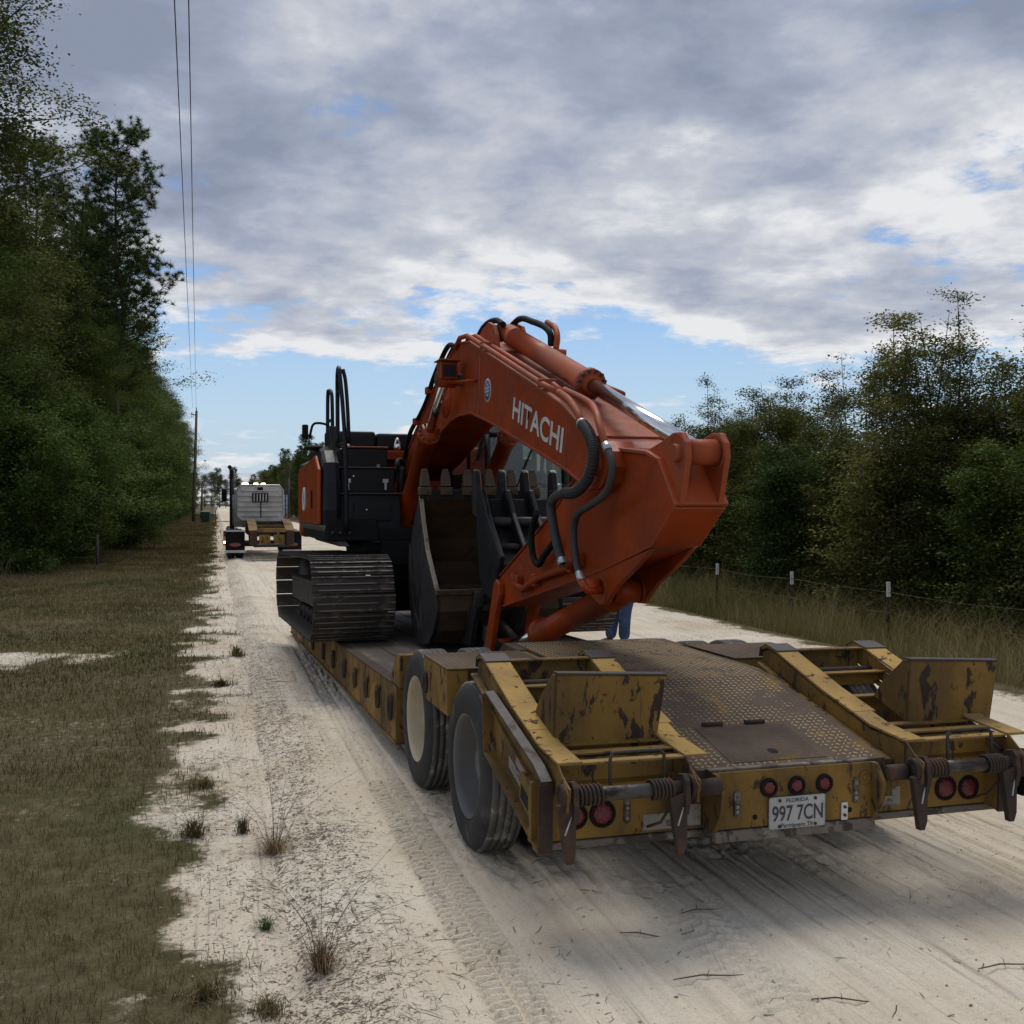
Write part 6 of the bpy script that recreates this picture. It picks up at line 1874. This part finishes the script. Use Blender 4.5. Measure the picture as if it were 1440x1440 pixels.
b = MB(); P = [(-.18, 1.30)] + [(-.18 + .18 - .18 * math.cos(a_), 1.52 + .17 * math.sin(a_)) for a_ in np.linspace(0, math.pi, 9)] + [(.18, 1.30)]
b.prism(P, -.34, .34, 1); b.build('box_shell', alu, MBX, 0.01)
b = MB(); b.box((-.05, -.05, -.1), (.05, .05, 1.295)); b.build('post', pole_wood, MBX)
b = MB(); b.box((.185, .0, 1.5), (.195, .05, 1.72)); b.build('flag', red_paint, MBX)
X, Y = px_z(262, 112)
b = MB(); b.prism([(-7.5, .02), (7.0, .02), (7.0, .06), (-7.5, .06)], -1.4, 1.4, 1)
o = b.build('driveway', concrete); o.location = (X - 1.5, Y, 0.02); tag(o, kind='structure')

# ---- wire fence on the right
FX, FG = 10.3, -0.55
FN = empty('wire_fence', (FX, 20.3, FG)); tag(FN, 'thin wire fence of dark steel posts with white tips along the right weeds', 'fence')
pm = MB(); pm.box((-.022, -.008, -.3), (.022, .008, 1.13)); pm.box((-.006, -.028, -.3), (.006, .0075, 1.125)); pm_me = pm.mesh('fence_post', dark_steel)
tp_ = MB(); tp_.box((-.025, -.03, 1.02), (.025, .012, 1.255)); tp_me = tp_.mesh('post_tip', white_print)
for k in range(-4, 14):
    o = link('fence_post', pm_me, FN); o.location = (random.uniform(-.04, .04), k * 2.97, random.uniform(-.03, .03)); o.rotation_euler = (random.uniform(-.03, .03), random.uniform(-.03, .03), 0)
    q = link('post_tip', tp_me, o)
for h_ in (1.12, .78, .42):
    pts = []
    for k in range(-4, 14):
        for t_ in (0, .5):
            pts.append((-.03, (k + t_) * 2.97, h_ - (.03 if t_ else 0) + random.uniform(-.012, .012)))
    b = MB(); b.tube(pts, .0045, 4); b.build('fence_wire', lip_grey, FN)

# ---- old wire fence under the left trees
X, Y = at_px(33, 801)
FL = empty('wire_fence', (X, Y, 0)); tag(FL, 'old sagging wire fence with grey wooden posts under the left trees', 'fence')
b = MB(); b.tube([(0, 0, -.2), (.03, 0, 1.12)], [.055, .045], 8); b.build('fence_post', bark, FL)
b = MB(); b.tube([(1.9, 1.6, -.2), (1.88, 1.6, 1.0)], [.05, .045], 8); b.build('fence_post', pole_wood, FL)
b = MB(); b.tube([(-3.4, -1.2, -.2), (-3.4, -1.2, 1.1)], [.06, .05], 8); b.build('fence_post', pole_wood, FL)
for h_ in (1.0, .62, .36):
    b = MB(); b.tube([(-3.4, -1.25, h_ - .05), (-1.7, -.64, h_ - .09), (0, -.05, h_), (1.9, 1.55, h_ - .1)], .008, 4); b.build('fence_wire', lip_grey, FL)

# ================================================================ the person standing beyond the trailer
X, Y = px_z(881, 14.7)
PE = empty('person', (X, Y, 0.0), R(100))
tag(PE, 'person in blue jeans and dark shirt standing half hidden behind the excavator arm', 'person')


def skin(name, verts, edges, radii, mat_, parent, sub=2, root_=0):
    me = bpy.data.meshes.new(name)
    me.from_pydata(verts, edges, [])
    o = bpy.data.objects.new(name, me); COL.objects.link(o); o.parent = parent
    m1 = o.modifiers.new('skin', 'SKIN'); m1.use_smooth_shade = True
    sk = me.skin_vertices[0].data
    for i, r_ in enumerate(radii):
        sk[i].radius = r_ if isinstance(r_, tuple) else (r_, r_)
        sk[i].use_root = (i == root_)
    m2 = o.modifiers.new('sub', 'SUBSURF'); m2.levels = sub; m2.render_levels = sub
    me.materials.append(mat_)
    return o


# joints: x to the figure's right, y to its front, z up
PELV, CH, NK, HD = (0, 0, .94), (0, .01, 1.30), (0, .0, 1.50), (0, .03, 1.66)
body_v = [PELV, (0, .01, 1.12), CH, NK, (0, .02, 1.58), HD, (0, .03, 1.73)]
body_e = [(0, 1), (1, 2), (2, 3), (3, 4), (4, 5), (5, 6)]
body_r = [(.15, .11), (.14, .10), (.165, .115), (.06, .06), (.07, .08), (.078, .095), (.055, .065)]
for sg in (-1, 1):
    n0 = len(body_v)
    el, wr = (sg * .26, -.03, 1.16), (sg * .25, .12, .95)
    body_v += [(sg * .19, 0, 1.40), el, wr, (sg * .245, .155, .89)]
    body_e += [(2, n0), (n0, n0 + 1), (n0 + 1, n0 + 2), (n0 + 2, n0 + 3)]
    body_r += [.058, .045, .030, (.038, .022)]
    # legs stride with the weight on the rear foot
    k0 = len(body_v); fw = .10 if sg > 0 else -.12
    body_v += [(sg * .095, .0, .88), (sg * .10, .10 + sg * .02, .49), (sg * .105, .15 + sg * .05, .09)]
    body_e += [(0, k0), (k0, k0 + 1), (k0 + 1, k0 + 2)]
    body_r += [.080, .052, .036]
body = skin('body', body_v, body_e, body_r, skin_mat, PE)
for sg in (-1, 1):
    for f, (dx, ln) in enumerate(((-.026, .066), (-.009, .076), (.009, .072), (.026, .056))):
        a_ = (sg * .245 + dx, .165, .885)
        skin('finger', [a_, (a_[0], a_[1] + .015, a_[2] - ln * .45), (a_[0], a_[1] + .008, a_[2] - ln * .8), (a_[0], a_[1] - .008, a_[2] - ln)], [(0, 1), (1, 2), (2, 3)], [.0095, .009, .008, .006], skin_mat, body, 1)
    a_ = (sg * .215, .15, .905)
    skin('thumb', [a_, (a_[0] - sg * .025, a_[1] + .02, a_[2] - .03), (a_[0] - sg * .03, a_[1] + .028, a_[2] - .06)], [(0, 1), (1, 2)], [.012, .010, .008], skin_mat, body, 1)
b = MB(); b.ball((0, .135, 1.655), .016, 10, (.8, 1.2, 1.4)); b.build('nose', skin_mat, body)
for sg in (-1, 1):
    b = MB(); b.ball((sg * .085, .03, 1.66), .026, 10, (.4, .8, 1.2)); b.build('ear', skin_mat, body)
    b = MB(); b.ball((sg * .033, .116, 1.68), .011, 10, (1, .6, .8)); b.build('eye', black_matt, body)
b = MB(); b.ball((0, .121, 1.605), .022, 10, (1, .35, .3)); b.build('mouth', red_paint, body)
skin('hair', [(0, -.02, 1.64), (0, .0, 1.72), (0, .03, 1.762)], [(0, 1), (1, 2)], [(.085, .075), (.09, .10), (.06, .07)], hair_mat, PE)
sv = [PELV, (0, .01, 1.12), CH, (0, .0, 1.44)]; se = [(0, 1), (1, 2), (2, 3)]; sr_ = [(.168, .13), (.160, .12), (.182, .132), (.10, .085)]
for sg in (-1, 1):
    n0 = len(sv); sv += [(sg * .19, 0, 1.40), (sg * .235, -.02, 1.25)]; se += [(2, n0), (n0, n0 + 1)]; sr_ += [.072, .066]
skin('shirt', sv, se, sr_, shirt_mat, PE)
jv = [(0, 0, 1.0), PELV]; je = [(0, 1)]; jr = [(.160, .122), (.168, .138)]
for sg in (-1, 1):
    fw = .10 if sg > 0 else -.12
    k0 = len(jv)
    jv += [(sg * .098, -.01, .84), (sg * .10, .10 + sg * .02, .49), (sg * .105, .14 + sg * .04, .22), (sg * .105, .15 + sg * .05, .06)]
    je += [(1, k0), (k0, k0 + 1), (k0 + 1, k0 + 2), (k0 + 2, k0 + 3)]
    jr += [(.115, .128), .094, .086, .088]
skin('jeans', jv, je, jr, jeans_mat, PE)
for sg in (-1, 1):
    y0 = .15 + sg * .05
    skin('boot', [(sg * .105, y0 - .04, .055), (sg * .105, y0 + .06, .05), (sg * .108, y0 + .17, .035)], [(0, 1), (1, 2)], [(.05, .05), (.05, .045), (.044, .03)], boot_mat, PE)
